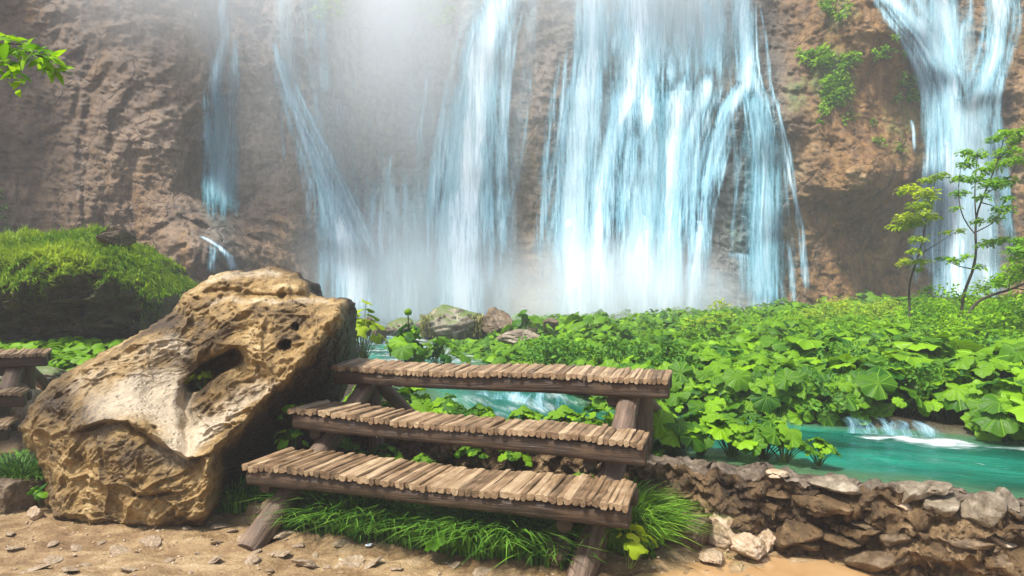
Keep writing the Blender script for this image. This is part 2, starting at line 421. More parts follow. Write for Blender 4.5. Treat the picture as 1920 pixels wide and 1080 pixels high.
# ------------------------------------------------------------------ leaf and grass shapes
def butter_leaf(rings=6, ang=30, seed=0, detail=True):
    """kidney-shaped leaf round its stalk, waved rim, notch at the back; radius about 1"""
    r_ = np.random.default_rng(seed)
    th = (np.arange(ang) + .5) / ang * TAU
    notch = np.exp(-((th - math.pi) / .34) ** 2)
    lobe = 1 + .10 * np.cos(th) - .80 * notch + .12 * np.exp(-(((th - math.pi) / .8) ** 2)) + .045 * np.sin(9 * th + r_.random() * 6) + .05 * r_.normal(size=ang)
    V, uv = [[0, 0, 0]], [[0, 0, 0]]
    ph = r_.random(4) * TAU
    for k in range(1, rings + 1):
        t = k / rings
        r = t * lobe
        z = .10 * t - .30 * t * t + .09 * t * np.sin(9 * th + ph[0]) * (1 if detail else .6) + .13 * t * t * np.sin(2 * th + ph[1]) + .10 * t ** 2 * np.sin(3 * th + ph[2]) - .05 * t * notch
        V += np.stack([r * np.cos(th), r * np.sin(th), z], -1).tolist()
        uv += np.stack([th / TAU, np.full(ang, t), 0 * th], -1).tolist()
    i = 1 + np.arange(rings * ang).reshape(rings, ang); j = np.roll(i, -1, 1)
    tri = np.stack([np.zeros(ang, int), i[0], j[0]], -1)
    q = np.stack([i[:-1], i[1:], j[1:], j[:-1]], -1).reshape(-1, 4)
    return np.array(V, float), [tri, q], np.array(uv, float)

def lance_leaf(n=4, w=.28, droop=.35):
    """pointed leaf along +y, length 1, base at the origin"""
    V = []
    for k in range(n + 1):
        t = k / n; h = w * math.sin(math.pi * min(1, t * .92 + .05)) ** .8 * (1 - .35 * t)
        if k == n: h = .01
        z = -droop * t * t
        V += [[-h, t, z + .25 * h], [0, t, z], [h, t, z + .25 * h]]
    return np.array(V), [gridfaces(n + 1, 3)]

LEAFHI = [butter_leaf(6, 32, s) for s in range(5)]
LEAFLO = [butter_leaf(3, 14, s, False) for s in range(4)]
LANCE = lance_leaf()
SMALL = lance_leaf(2, .30, .25)

def clump(seed, n, height, spread, size, leaves=LEAFHI, flat=.55):
    """a plant: leaf mesh arrays and stalk arrays. leaves face up and outwards"""
    r_ = np.random.default_rng(seed)
    parts, uvs, stalks = [], [], []
    for k in range(n):
        a = r_.random() * TAU; q = math.sqrt((k + .5) / n)
        rad = spread * q * (.7 + .5 * r_.random())
        h = height * (1 - .55 * q * q) * (.75 + .35 * r_.random())
        pos = np.array([rad * math.cos(a), rad * math.sin(a), h])
        nor = np.array([math.cos(a) * flat * (.4 + q) + r_.normal() * .22, math.sin(a) * flat * (.4 + q) + r_.normal() * .22, 1.0])
        pv, pf, uv = leaves[r_.integers(len(leaves))]
        sz = size * (.4 + .95 * r_.random() ** 1.5)
        M = frame_mat(pos[None], nor[None], np.array([r_.random() * TAU]), np.array([sz]))
        V, f, t = merge(pv, pf, M, np.array([r_.random()]))
        parts.append((V, f, t)); uvs.append(uv)
        base = np.array([rad * .15 * math.cos(a), rad * .15 * math.sin(a), -.05])
        mid = (base + pos) / 2 * np.array([.75, .75, 1.1])
        Vs, fs = tube(lerp_path([base, mid, pos - [0, 0, .004]], 5), np.linspace(.011, .006, 5) * (size / .17), 5, cap=False)
        stalks.append((Vs, fs, np.full(len(Vs), r_.random())))
    V, f, t = join(parts); Vs, fs, ts = join(stalks)
    return (V, f, {'tint': t, 'leafuv': np.concatenate(uvs)}), (Vs, fs, {'tint': ts})

def grass(base, height, lean, seed, width=.006, seg=4, up=None, ltint=None):
    """curved blades from base points (n,3); lean (n,3) is the way each tip falls"""
    r_ = np.random.default_rng(seed); n = len(base)
    height = np.broadcast_to(height, (n,)); side = np.cross(lean, [0, 0, 1.]) + r_.normal(size=(n, 3)) * .3
    side[:, 2] *= .2; side /= np.linalg.norm(side, axis=1)[:, None] + 1e-9
    rows = []
    for k in range(seg + 1):
        t = k / seg
        c = base + np.array([0, 0, 1.]) * (height * (t - .42 * t * t))[:, None] + lean * (height * t * t)[:, None]
        w = width * (1 - t) ** .7 * (.4 + 1.2 * min(1, t * 3 + .3)) * .7 * np.ones(n)
        rows += [c - side * w[:, None], c + side * w[:, None]]
    V = np.stack(rows, 1)
    f = gridfaces(seg + 1, 2)
    Fc = (f[None] + (np.arange(n) * 2 * (seg + 1))[:, None, None]).reshape(-1, 4)
    t = np.repeat(r_.random(n) if ltint is None else ltint, 2 * (seg + 1))
    return V.reshape(-1, 3), [Fc], {'tint': t}

# ------------------------------------------------------------------ ground and stream
STREAM = np.array([(-6.5, 24, 2.2, .80), (-4.6, 20, 1.7, .78), (-3.6, 16.5, 1.35, .70), (-2.6, 13, 1.15, .64), (-1.2, 9.8, 1.05, .59), (-.30, 8.1, .95, .58), (-.02, 7.45, .9, .57),
                   (.28, 6.95, .85, .39), (.9, 6.55, .8, .38), (1.7, 6.15, .95, .38), (2.7, 5.5, 1.05, .38), (3.8, 4.75, 1.15, .38), (5.2, 3.9, 1.2, .38), (8, 2.2, 1.4, .38), (14, -1.5, 1.6, .38)])
_s = np.concatenate([[0], np.cumsum(np.linalg.norm(np.diff(STREAM[:, :2], axis=0), axis=1))])
_u = np.linspace(0, _s[-1], 420)
SL = np.stack([np.interp(_u, _s, STREAM[:, k]) for k in range(4)], -1)
for _ in range(6): SL[1:-1, :2] = (SL[:-2, :2] + 2 * SL[1:-1, :2] + SL[2:, :2]) / 4
_tan = np.gradient(SL[:, :2], axis=0); _tan /= np.linalg.norm(_tan, axis=1)[:, None]

def stream_dist(x, y):
    """(distance beyond the bank: negative in the water, water level, side: >0 far bank)"""
    sh = np.shape(x); q = np.stack([np.ravel(x), np.ravel(y)], -1)
    D = np.empty(len(q)); W = np.empty(len(q)); sd = np.empty(len(q))
    for k in range(0, len(q), 8000):
        d = q[k:k + 8000, None] - SL[None, :, :2]
        r = np.sqrt((d ** 2).sum(-1)); j = r.argmin(1); a = np.arange(len(j))
        D[k:k + 8000] = r[a, j] - SL[j, 2]; W[k:k + 8000] = SL[j, 3]
        t = _tan[j]; dd = d[a, j]; sd[k:k + 8000] = t[:, 0] * dd[:, 1] - t[:, 1] * dd[:, 0]
    return D.reshape(sh), W.reshape(sh), sd.reshape(sh)

WALL = np.array([(-3.2, 6.75), (-1.6, 6.05), (-.2, 5.35), (1.11, 4.60), (2.0, 4.08), (2.86, 3.56), (4.2, 2.7), (7, 1.0)])
def wall_y(x): return np.interp(x, WALL[:, 0], WALL[:, 1])

def ground(x, y, full=False):
    x, y = np.asarray(x, float), np.asarray(y, float)
    p = np.stack([x, y, 0 * x], -1)
    D, W, sd = stream_dist(x, y)
    behind = sstep(.02, .22, y - wall_y(x))                          # behind the retaining wall
    path = .04 * fbm(p * .9, 3) + (.032 * fbm(p * 4 + 9, 4) + .012 * (fbm(p * 8 + 3, 3, .6, True) - .5)) * (np.abs(x) < 8)
    pud = np.exp(-(((x - 1.75) / .75) ** 2 + ((y - 3.55) / .34) ** 2)); path = path - .05 * pud
    near = .40 + .03 * fbm(p * 2, 3)
    far = .46 + .024 * np.clip(y - 6.5, 0, 20) - .14 * sstep(2.5, -1.5, x) + .10 * fbm(p * .5 + 3, 3) + .06 * fbm(p * 1.7, 3)
    far = far + .20 * sstep(3.0, 7.0, x) * sstep(7.5, 11.5, y) + .25 * sstep(6, 12, x)
    side = sstep(-.3, .3, sd)
    left = .12 + .75 * sstep(6.2, 9.5, y) + .08 * fbm(p * .7, 3)
    h = np.where(sd > 0, far, near)
    h = near + (far - near) * side
    wl = sstep(-2.4, -3.6, x + .28 * (y - 6))
    h = h * (1 - wl) + left * wl
    ch = sstep(.25, -.45, D)                                          # the channel
    z = path * (1 - behind) + h * behind
    z = z * (1 - ch * behind) + (W - .32) * ch * behind
    if full: return z, D, W, sd, behind, ch
    return z

def hit(px, py, d0=2.5, d1=30):
    d = np.linspace(d0, d1, 600); q = rays(np.full(600, px), np.full(600, py), d)
    g = ground(q[:, 0], q[:, 1]); k = np.argmax(q[:, 2] <= g)
    if q[k, 2] > g[k]: k = -1
    return q[k, 0], q[k, 1], g[k]

def axis(parts): return np.unique(np.round(np.concatenate([np.arange(a, b, s) for a, b, s in parts]), 4))
xs = axis([(-60, -10, 4), (-10, -5, .35), (-5, 5, .045), (5, 10, .3), (10, 60.1, 4)])
ys = axis([(-60, 0, 4), (0, 3, .25), (3, 7.5, .04), (7.5, 12, .12), (12, 33.1, .5)])
gx, gy = np.meshgrid(xs, ys)
gz, D_, W_, sd_, bh_, ch_ = ground(gx, gy, True)
V = np.stack([gx, gy, gz], -1).reshape(-1, 3)
kind(obj('ground', mesh('ground', V, gridfaces(len(ys), len(xs)), True, {'soil': (bh_ * (1 - ch_ * .5)).ravel(), 'bed': (ch_ * bh_).ravel()}), M_GROUND), 'structure')

# water sheet: follows the stream line, steps down at the little cascade
nc = 41
t = np.linspace(-1, 1, nc)
nrm = np.stack([-_tan[:, 1], _tan[:, 0]], -1)
c2 = SL[:, :2]
hw = SL[:, 2] + .22
wx = c2[:, None, 0] + nrm[:, None, 0] * t[None] * hw[:, None]; wy = c2[:, None, 1] + nrm[:, None, 1] * t[None] * hw[:, None]
front = wall_y(wx) + .12
wy = np.where((wx > -1) & (wy < front), front, wy)
wz = np.repeat(SL[:, 3][:, None], nc, 1)
wl = np.stack([wx, wy, 0 * wx], -1)
drop = np.abs(np.gradient(SL[:, 3])) / np.maximum(np.linalg.norm(np.gradient(SL[:, :2], axis=0), axis=1), 1e-4)
foam = np.clip(drop * 1.6, 0, .8)
_f0 = foam.copy()
for k in range(1, 12): foam[k:] = np.maximum(foam[k:], .8 * _f0[:-k] * (1 - k / 12) * .5)
foam = np.repeat(foam[:, None], nc, 1) * np.clip(.8 + .9 * fbm(wl * 2.5, 3), 0, 1.3) * sstep(1.0, .6, np.abs(t))[None]
foam = np.maximum(foam, .55 * sstep(8.3, 12, wy) * np.clip(.7 + fbm(wl * 1.5, 3), 0, 1.3))
side_c = (np.exp(-(((wx - 3.55) / .42) ** 2 + ((wy - 5.78 + .35 * (wx - 3.55)) / .17) ** 2)) * 1.0 + .62 * np.exp(-(((wx - 3.95) / .75) ** 2 + ((wy - 5.42 + .35 * (wx - 3.95)) / .20) ** 2))) * np.clip(.85 + .9 * fbm(wl * 4, 3), 0, 1.3)
foam = np.maximum(foam, side_c)
wz = wz + .012 * fbm(wl * 3, 3) + .03 * np.clip(foam, 0, 1) * fbm(wl * 6, 3)
deep = sstep(1.0, .45, np.abs(t))[None] * np.ones_like(wx)
su = np.repeat(_u[:, None], nc, 1)
kind(obj('stream', mesh('stream', np.stack([wx, wy, wz], -1).reshape(-1, 3), gridfaces(len(SL), nc), True,
     {'foam': foam.ravel(), 'deep': deep.ravel(), 'flow': np.stack([su, (t[None] * hw[:, None]), 0 * su], -1).reshape(-1, 3)}), M_WATER), 'structure')

# muddy puddle
th = np.linspace(0, TAU, 60, endpoint=False)
ring = np.stack([1.85 + 1.3 * np.cos(th), 3.50 + .55 * np.sin(th), np.full(60, -.006)], -1)
kind(obj('puddle', mesh('puddle', np.concatenate([ring, [[1.85, 3.5, -.006]]]), np.stack([np.arange(60), (np.arange(60) + 1) % 60, np.full(60, 60)], -1)), M_PUDDLE), 'structure')

# ------------------------------------------------------------------ the cliff
CL = []
def cp(px, py, d): CL.append((px, py, d))
for py in (-300, 100, 350, 640):
    cp(-500, py, 16.5); cp(-200, py, 19.5); cp(2150, py, 20.0); cp(2450, py, 17.5)
for px, row in {0: (22.6, 21.8, 21.2, 21.0), 180: (23, 22.3, 21.6, 21.2), 340: (23.4, 22.6, 22.0, 20.6), 420: (24.6, 24.2, 23.6, 21.2), 560: (25.0, 24.6, 24.2, 23.6),
                680: (26.8, 26.6, 26.2, 25.0), 800: (27.4, 27.2, 26.6, 25.4), 900: (26.3, 26.0, 25.6, 24.9), 1010: (25.4, 25.2, 24.6, 24.2),
                1100: (26.0, 25.4, 24.5, 23.9), 1250: (26.0, 25.3, 24.0, 23.5), 1420: (25.7, 25.2, 24.0, 23.6), 1490: (24.4, 24.3, 24.0, 23.6),
                1600: (23.6, 23.0, 22.3, 23.6), 1700: (24.2, 23.6, 22.9, 24.0), 1820: (25.0, 24.6, 24.4, 23.8), 1930: (23.6, 22.8, 22.6, 22.2)}.items():
    for py, d in zip((-120, 60, 300, 560), row): cp(px, py, d)
cp(1640, 470, 24.5); cp(1560, 460, 24.0); cp(1590, 320, 22.1); cp(1680, 320, 22.3); cp(1630, 560, 24.6); cp(1700, 440, 24.5); cp(1300, 170, 24.2); cp(1400, 165, 24.1); cp(1200, 190, 24.4); cp(1330, 110, 25.0); cp(1820, 90, 24.0); cp(410, 445, 21.3); cp(300, 440, 20.9); cp(430, 400, 23.2)
cp(1740, 170, 24.5); cp(700, -300, 27.0); cp(1300, -300, 26.5); cp(100, -300, 23.5); cp(1700, -300, 24.0)
_cl = rbf(CL)
def cliff_base(px, py):
    return _cl(np.asarray(px, float), np.asarray(py, float))
def cliff_rough(px, py, d):
    q = rays(px, py, d)
    warp = fbm(q * .16 + 5, 2)[..., None] * 1.6
    a = fbm((q + warp) * np.array([.32, .32, .17]), 4, .5)
    b = fbm((q + warp) * np.array([.75, .75, .22]) + 31, 5, .55, True)
    l = fbm(q * np.array([.25, .25, 1.1]) + 11, 4, .55, True)
    c = fbm(q * 1.9 + 3, 3, .6)
    f_ = fbm(q * 4.5 + 8, 3, .6, True)
    w1, w2 = worley((q + .5 * warp) * np.array([.55, .55, .30])); cr = np.exp(-((w2 - w1) / .07) ** 2)
    return -(.50 * a + .12 * (b - .5) + .05 * (l - .5) + .08 * c + .05 * (f_ - .5) - .09 * cr + .10 * (.6 - w1))
NX, NY = 780, 380
cpx = np.linspace(-480, 2420, NX); cpy = np.linspace(-320, 650, NY)
PX, PY = np.meshgrid(cpx, cpy)
CB = cliff_base(PX, PY); CD = CB + cliff_rough(PX, PY, CB)
Vc = rays(PX, PY, CD)
def blob(px, py, rx, ry, pw=2): return np.exp(-((np.abs(PX - px) / rx) ** pw + (np.abs(PY - py) / ry) ** pw))
warm = .26 + .75 * sstep(1420, 1520, PX) - .25 * blob(1880, 200, 80, 400) + .45 * blob(1010, 400, 60, 260) + .35 * blob(560, 520, 70, 80) + .25 * blob(1180, 330, 50, 200) + .2 * blob(150, 500, 250, 120) + .3 * blob(1340, 480, 60, 160)
moss = .75 * blob(1560, 150, 60, 90) + .5 * blob(1580, 20, 60, 40) + .5 * blob(1700, 240, 60, 160) + .45 * blob(640, 10, 180, 50) + .4 * blob(1380, 420, 60, 150) + .5 * blob(820, 10, 60, 40) + .6 * blob(-20, 440, 60, 90) + .35 * blob(1480, 260, 40, 200) + .3 * blob(420, 60, 60, 120)
wet = .75 * blob(415, 300, 32, 140) + .5 * blob(850, 420, 120, 240) + .8 * blob(1430, 400, 45, 190) + .45 * blob(660, 450, 60, 160) + .5 * blob(1250, 300, 220, 330, 4) + .4 * blob(1820, 300, 70, 260) + .3 * blob(760, 520, 100, 100)
top = np.concatenate([Vc[0] + np.array([0, 14, 2.5])[None] + .8 * fbm(Vc[0] * .3, 3)[:, None]])[None]
Vall = np.concatenate([top, Vc]).reshape(-1, 3)
def ext(a): return np.concatenate([a[:1], a]).ravel()
cl = obj('cliff', mesh('cliff', Vall, gridfaces(NY + 1, NX), True, {'warm': ext(warm), 'moss': np.maximum(ext(moss), 0), 'wet': np.clip(ext(wet), 0, 1), 'bay_pale': ext(.95 * blob(720, 40, 330, 330))}), M_CLIFF)  # last mask makes the rock paler around the upper bay
kind(cl, 'structure')

# ------------------------------------------------------------------ waterfalls
_m = CD.copy()
for _ in range(7):
    _p = np.pad(_m, 1, mode='edge'); _m = np.minimum.reduce([_p[1:-1, 1:-1], _p[:-2, 1:-1], _p[2:, 1:-1], _p[1:-1, :-2], _p[1:-1, 2:]])
for _ in range(70):
    _p = np.pad(_m, 1, mode='edge'); _m = (_p[1:-1, 1:-1] * 2 + _p[:-2, 1:-1] + _p[2:, 1:-1] + _p[1:-1, :-2] + _p[1:-1, 2:]) / 6
def cliff_face(px, py):
    """depth of a smooth skin lying on the cliff's outermost bumps"""
    u = np.clip((px + 480) / 2900 * (NX - 1), 0, NX - 1.001); v = np.clip((py + 320) / 970 * (NY - 1), 0, NY - 1.001)
    i, j = v.astype(int), u.astype(int); a, b = v - i, u - j
    return (_m[i, j] * (1 - a) + _m[i + 1, j] * a) * (1 - b) + (_m[i, j + 1] * (1 - a) + _m[i + 1, j + 1] * a) * b
def strand(path, d0=1.0, off=.45, cols=17, step=5, edge=1.6, fade=(.0, .0)):
    """sheet of falling water down the cliff; path: (px, py, half width px)"""
    p = np.array(path, float)
    L = np.concatenate([[0], np.cumsum(np.hypot(*np.diff(p[:, :2], axis=0).T))])
    n = max(6, int(L[-1] / step)); u = np.linspace(0, L[-1], n)
    q = np.stack([np.interp(u, L, p[:, k]) for k in range(3)], -1)
    for _ in range(4): q[1:-1] = (q[:-2] + 2 * q[1:-1] + q[2:]) / 4
    t = np.linspace(-1, 1, cols)
    wob = 1 + .22 * perlin(np.stack([u / 55, 0 * u + p[0, 0], 0 * u], -1))
    hw_ = q[:, 2] * wob
    X = q[:, None, 0] + t[None] * hw_[:, None]; Y = np.repeat(q[:, None, 1], cols, 1)
    B = cliff_face(X, Y)
    dep = B - off * .35 - .05 * fbm(np.stack([X / 60, Y / 300, 0 * X], -1), 2) - .30 * (1 - t[None] ** 2) * np.clip(hw_[:, None] / 60, .2, 1)
    V = rays(X, Y, dep)
    v = u / L[-1]
    dens = d0 * (1 - np.abs(t[None]) ** edge) * (sstep(0, fade[0] + 1e-6, v) * sstep(1, 1 - fade[1] - 1e-6, v))[:, None]
    fl = np.stack([X / 50, Y / 50, np.full_like(X, p[0, 0] * .013)], -1)
    return V.reshape(-1, 3), [gridfaces(n, cols)], (dens.ravel(), fl.reshape(-1, 3))

def braid(path, n, seed, spread=1.0, d0=.85, wlo=3, whi=11, off=.5):
    """loose threads of water wandering inside and a little beyond the width of a stream"""
    r2 = np.random.default_rng(seed); p = np.array(path, float); out = []
    for k in range(int(n * .62)):
        lane = r2.uniform(-1, 1) * spread; a, b = sorted(r2.random(2)); b = min(1, b + .25); a = max(0, a - .15)
        q = lerp_path(np.c_[p[:, :2], p[:, 2]], 24); q = q[int(a * 23):max(int(a * 23) + 4, int(b * 24))]
        t = np.linspace(0, 1, len(q)); dr = r2.normal() * 8
        x = q[:, 0] + lane * q[:, 2] + dr * t + 4 * np.sin(t * r2.uniform(3, 9) + r2.random() * 6)
        w_ = r2.uniform(wlo, whi) * 2.2 * (.5 + .9 * t)
        out.append(strand(np.c_[x, q[:, 1], w_].tolist(), d0 * r2.uniform(.3, .8), off + .3 * r2.random(), 9, 6, 1.2, (.2, .4)))
    return out

def sheets(name, parts, mat, parent):
    Vs, fs, ds, fl, off = [], [], [], [], 0
    for V, f, (d, w) in parts:
        Vs.append(V); fs += [x + off for x in f]; ds.append(d); fl.append(w); off += len(V)
    return obj(name, mesh(name, np.concatenate(Vs), fs, True, {'dens': np.concatenate(ds), 'flow': np.concatenate(fl)}), mat, parent)

def fall(label, torrent=(), veil=(), thin=(), blue=(), name='waterfall', threads=()):
    r = thing(name, label, 'waterfall')
    if threads: sheets('threads', [t for b in threads for t in b], M_FALL, r)
    for nm, lst, m in (('veil', veil, M_VEIL), ('torrent', torrent, M_FALL), ('trickle', thin, M_FALL), ('blue_curtain', blue, M_FALLBLUE)):
        for s in lst: sheets(nm, [s], m, r)
    return r

fall('slim two-stage waterfall left of the slanting one, blue over its lower rock face',
     torrent=[strand([(424, -60, 10), (418, 20, 12), (424, 70, 16), (408, 120, 20), (402, 175, 22), (396, 240, 14)], .85, .4, fade=(0, .3)),
              strand([(440, 60, 8), (440, 120, 14), (446, 170, 16), (444, 230, 10)], .55, .4, fade=(.2, .5)),
              strand([(392, 190, 12), (392, 250, 12), (402, 320, 12), (408, 400, 16)], .7, .4, fade=(.2, .5))],
     blue=[strand([(416, 160, 36), (412, 250, 40), (412, 340, 40), (420, 430, 42)], 1.0, .7, fade=(.1, .3))],
     threads=[braid([(428, -40, 14), (420, 80, 22), (415, 180, 30), (414, 300, 34)], 16, 1, 1.0, .6, 2, 5)],
     thin=[strand([(372, 440, 8), (405, 458, 8), (430, 480, 10), (442, 515, 14)], .8, .3, fade=(.1, .2)), strand([(400, 455, 10), (402, 490, 14), (398, 515, 14)], .4, .3, fade=(.2, .2))])
fall('long slanting ribbon of water running down to the right across the bay',
     torrent=[strand([(508, 60, 8), (530, 140, 11), (556, 210, 11), (590, 290, 14), (618, 360, 22), (640, 430, 30), (656, 500, 44), (672, 610, 62)], 1.05, .9, fade=(.1, .1))],
     threads=[braid([(508, 70, 8), (556, 210, 16), (618, 360, 26), (656, 500, 50), (676, 610, 80)], 44, 9, 1.3, .9, 2, 6, 1.0)],
     blue=[strand([(620, 330, 30), (645, 440, 60), (672, 612, 90)], .7, .3, fade=(.3, .05)), strand([(760, 420, 70), (760, 520, 90), (770, 612, 110)], .6, .3, fade=(.3, .05))],
     veil=[strand([(540, -60, 40), (528, 40, 46), (545, 160, 40), (600, 300, 46), (645, 430, 60), (670, 610, 90)], .7, .35)],
     thin=[strand([(528, 180, 3), (530, 260, 4), (536, 340, 5)], .6, .3, cols=7, fade=(.2, .4))])
fall('thin broken trickle on the bare rock between the slanting ribbon and the curved fall', name='water_trickle',
     thin=[strand([(801, 138, 5), (796, 190, 6), (788, 250, 7), (783, 330, 8)], .75, .35, cols=7, fade=(.05, .5)), strand([(738, 268, 4), (728, 330, 5), (722, 400, 5)], .5, .3, cols=7, fade=(.2, .4))])
fall('narrow white trickle splitting into several threads near the foot of the bay', name='water_trickle',
     thin=[strand([(714, 390, 5), (712, 450, 8), (720, 520, 10), (726, 610, 14)], .9, .4, cols=9, fade=(.05, .1)), strand([(775, 455, 8), (768, 500, 12), (760, 545, 12), (757, 610, 14)], .75, .4, cols=9, fade=(.1, .1)),
           strand([(778, 460, 8), (792, 510, 14), (806, 560, 14), (812, 610, 14)], .65, .4, cols=9, fade=(.1, .2)), strand([(742, 480, 5), (744, 540, 8), (742, 610, 12)], .6, .4, cols=9, fade=(.1, .1)), strand([(690, 520, 6), (694, 560, 10), (700, 612, 14)], .6, .4, cols=9, fade=(.2, .1))],
     veil=[strand([(740, 250, 70), (745, 450, 100), (750, 612, 130)], .7, .4, cols=31, fade=(.4, .05)), strand([(590, -60, 50), (610, 150, 60), (660, 400, 70), (700, 612, 80)], .5, .35, cols=25, fade=(.1, .05)), strand([(780, 60, 40), (790, 300, 50), (790, 612, 70)], .5, .35, cols=25, fade=(.3, .05))],
     threads=[braid([(745, 300, 70), (748, 450, 90), (752, 605, 110)], 40, 21, 1.0, .6, 2, 5, .6), braid([(600, 0, 50), (650, 300, 60), (690, 600, 80)], 24, 22, 1.0, .5, 2, 5, .5)])
fall('tall curved fall spilling over a rounded lip, left of the widest fall',
     torrent=[strand([(952, -60, 40), (944, 0, 40), (920, 50, 46), (902, 110, 46), (892, 200, 46), (884, 300, 48), (872, 400, 52), (864, 500, 58), (860, 610, 66)], 1.0, 1.0, fade=(0, .05)),
              strand([(905, 30, 8), (880, 60, 12), (868, 110, 14), (862, 160, 10)], .6, .5, fade=(.1, .5))],
     veil=[strand([(930, -40, 70), (912, 100, 66), (890, 300, 72), (872, 610, 90)], .75, .35), strand([(1000, -40, 26), (985, 150, 26), (960, 330, 28), (940, 610, 36)], .5, .3)],
     blue=[strand([(872, 120, 30), (862, 260, 38), (850, 370, 42), (840, 460, 44), (842, 600, 50)], 1.15, .8, fade=(.2, .1)), strand([(900, 40, 40), (890, 300, 46), (868, 600, 60)], .55, .4, fade=(.1, .1))],
     threads=[braid([(946, -40, 44), (912, 60, 50), (890, 200, 56), (872, 400, 64), (862, 600, 80)], 60, 2, 1.2, .95, 3, 9, 1.1)],
     thin=[strand([(1000, 60, 3), (992, 200, 4), (972, 330, 5), (945, 420, 6), (938, 560, 8)], .45, .4, cols=7, fade=(.2, .2))])
fall('widest and heaviest fall, many braided white streams fanning down the stepped rock',
     torrent=[strand([(1112, -60, 30), (1108, 40, 32), (1104, 120, 34), (1092, 220, 40), (1078, 330, 42), (1074, 450, 48), (1080, 610, 56)], .98, .5),
              strand([(1196, -60, 50), (1196, 60, 52), (1190, 160, 44), (1150, 260, 26), (1122, 360, 28), (1118, 470, 36), (1130, 610, 56)], .95, .6),
              strand([(1200, 80, 34), (1210, 180, 32), (1218, 280, 28), (1216, 380, 28), (1200, 480, 44), (1200, 610, 60)], .95, .65, fade=(.15, 0)),
              strand([(1292, 120, 30), (1276, 180, 34), (1262, 280, 38), (1256, 400, 40), (1254, 500, 42), (1250, 610, 52)], .95, .6, fade=(.1, 0)),
              strand([(1386, -60, 24), (1392, 40, 24), (1402, 110, 24), (1396, 160, 26), (1360, 220, 24), (1336, 300, 22), (1316, 390, 22), (1306, 480, 22), (1296, 600, 26)], .98, .7),
              strand([(1330, 130, 26), (1322, 170, 28), (1300, 230, 22), (1290, 330, 20), (1284, 450, 22)], .8, .55, fade=(.1, .3)),
              strand([(1402, 120, 20), (1426, 180, 18), (1440, 240, 14), (1448, 320, 12)], .75, .6, fade=(.1, .5))],
     veil=[strand([(1250, -60, 190), (1250, 60, 185), (1250, 260, 200)], .85, .4, cols=31, edge=4, fade=(0, .75)),
           strand([(1110, 130, 60), (1095, 300, 70), (1080, 450, 80), (1085, 612, 90)], .6, .35, cols=21, edge=3, fade=(.15, .02)), strand([(1225, 200, 60), (1215, 340, 66), (1205, 450, 70), (1200, 612, 100)], .6, .35, cols=21, edge=3, fade=(.15, .02)), strand([(1270, 480, 110), (1270, 612, 170)], .5, .35, cols=25, edge=3, fade=(.4, .02))],
     blue=[strand([(1404, 150, 26), (1424, 240, 38), (1432, 330, 42), (1432, 430, 44), (1426, 590, 56)], 1.1, 1.0, fade=(.12, .12)), strand([(1240, 120, 60), (1236, 300, 70), (1230, 600, 110)], .5, .3, fade=(.2, .2)), strand([(1140, 260, 30), (1120, 450, 40), (1130, 600, 50)], .5, .3, fade=(.2, .1))],
     threads=[braid([(1250, -60, 170), (1250, 60, 170), (1245, 170, 175)], 60, 3, 1.0, .9, 3, 10, .7), braid([(1100, 60, 50), (1085, 250, 60), (1072, 450, 70), (1080, 600, 80)], 46, 33, 1.0, .9, 3, 9, .7), braid([(1215, 100, 46), (1205, 300, 56), (1195, 450, 60), (1195, 600, 80)], 44, 34, 1.0, .9, 3, 9, .7), braid([(1150, 150, 40), (1150, 230, 46), (1130, 330, 36), (1118, 500, 50)], 16, 35, 1.0, .7, 2, 6, .6), braid([(1390, -40, 30), (1400, 140, 40), (1425, 300, 50), (1420, 590, 70)], 22, 4, 1.1, .85, 2, 4, 1.4), braid([(1330, 130, 66), (1296, 250, 50), (1276, 420, 50), (1270, 600, 70)], 46, 5, 1.0, .9, 3, 9, .8), braid([(1392, 140, 24), (1345, 260, 30), (1320, 380, 26), (1300, 600, 30)], 20, 36, 1.0, .9, 3, 8, .8)],
     thin=[strand([(1456, 170, 4), (1468, 260, 5), (1484, 350, 6), (1506, 430, 6), (1512, 560, 9)], .75, .4, cols=7, fade=(.1, .1)), strand([(1380, 470, 26), (1410, 490, 46), (1426, 540, 50), (1430, 600, 54)], .7, .6, fade=(.1, .1)),
           strand([(1476, 440, 5), (1484, 500, 8), (1490, 575, 10)], .55, .4, cols=7, fade=(.2, .1))])
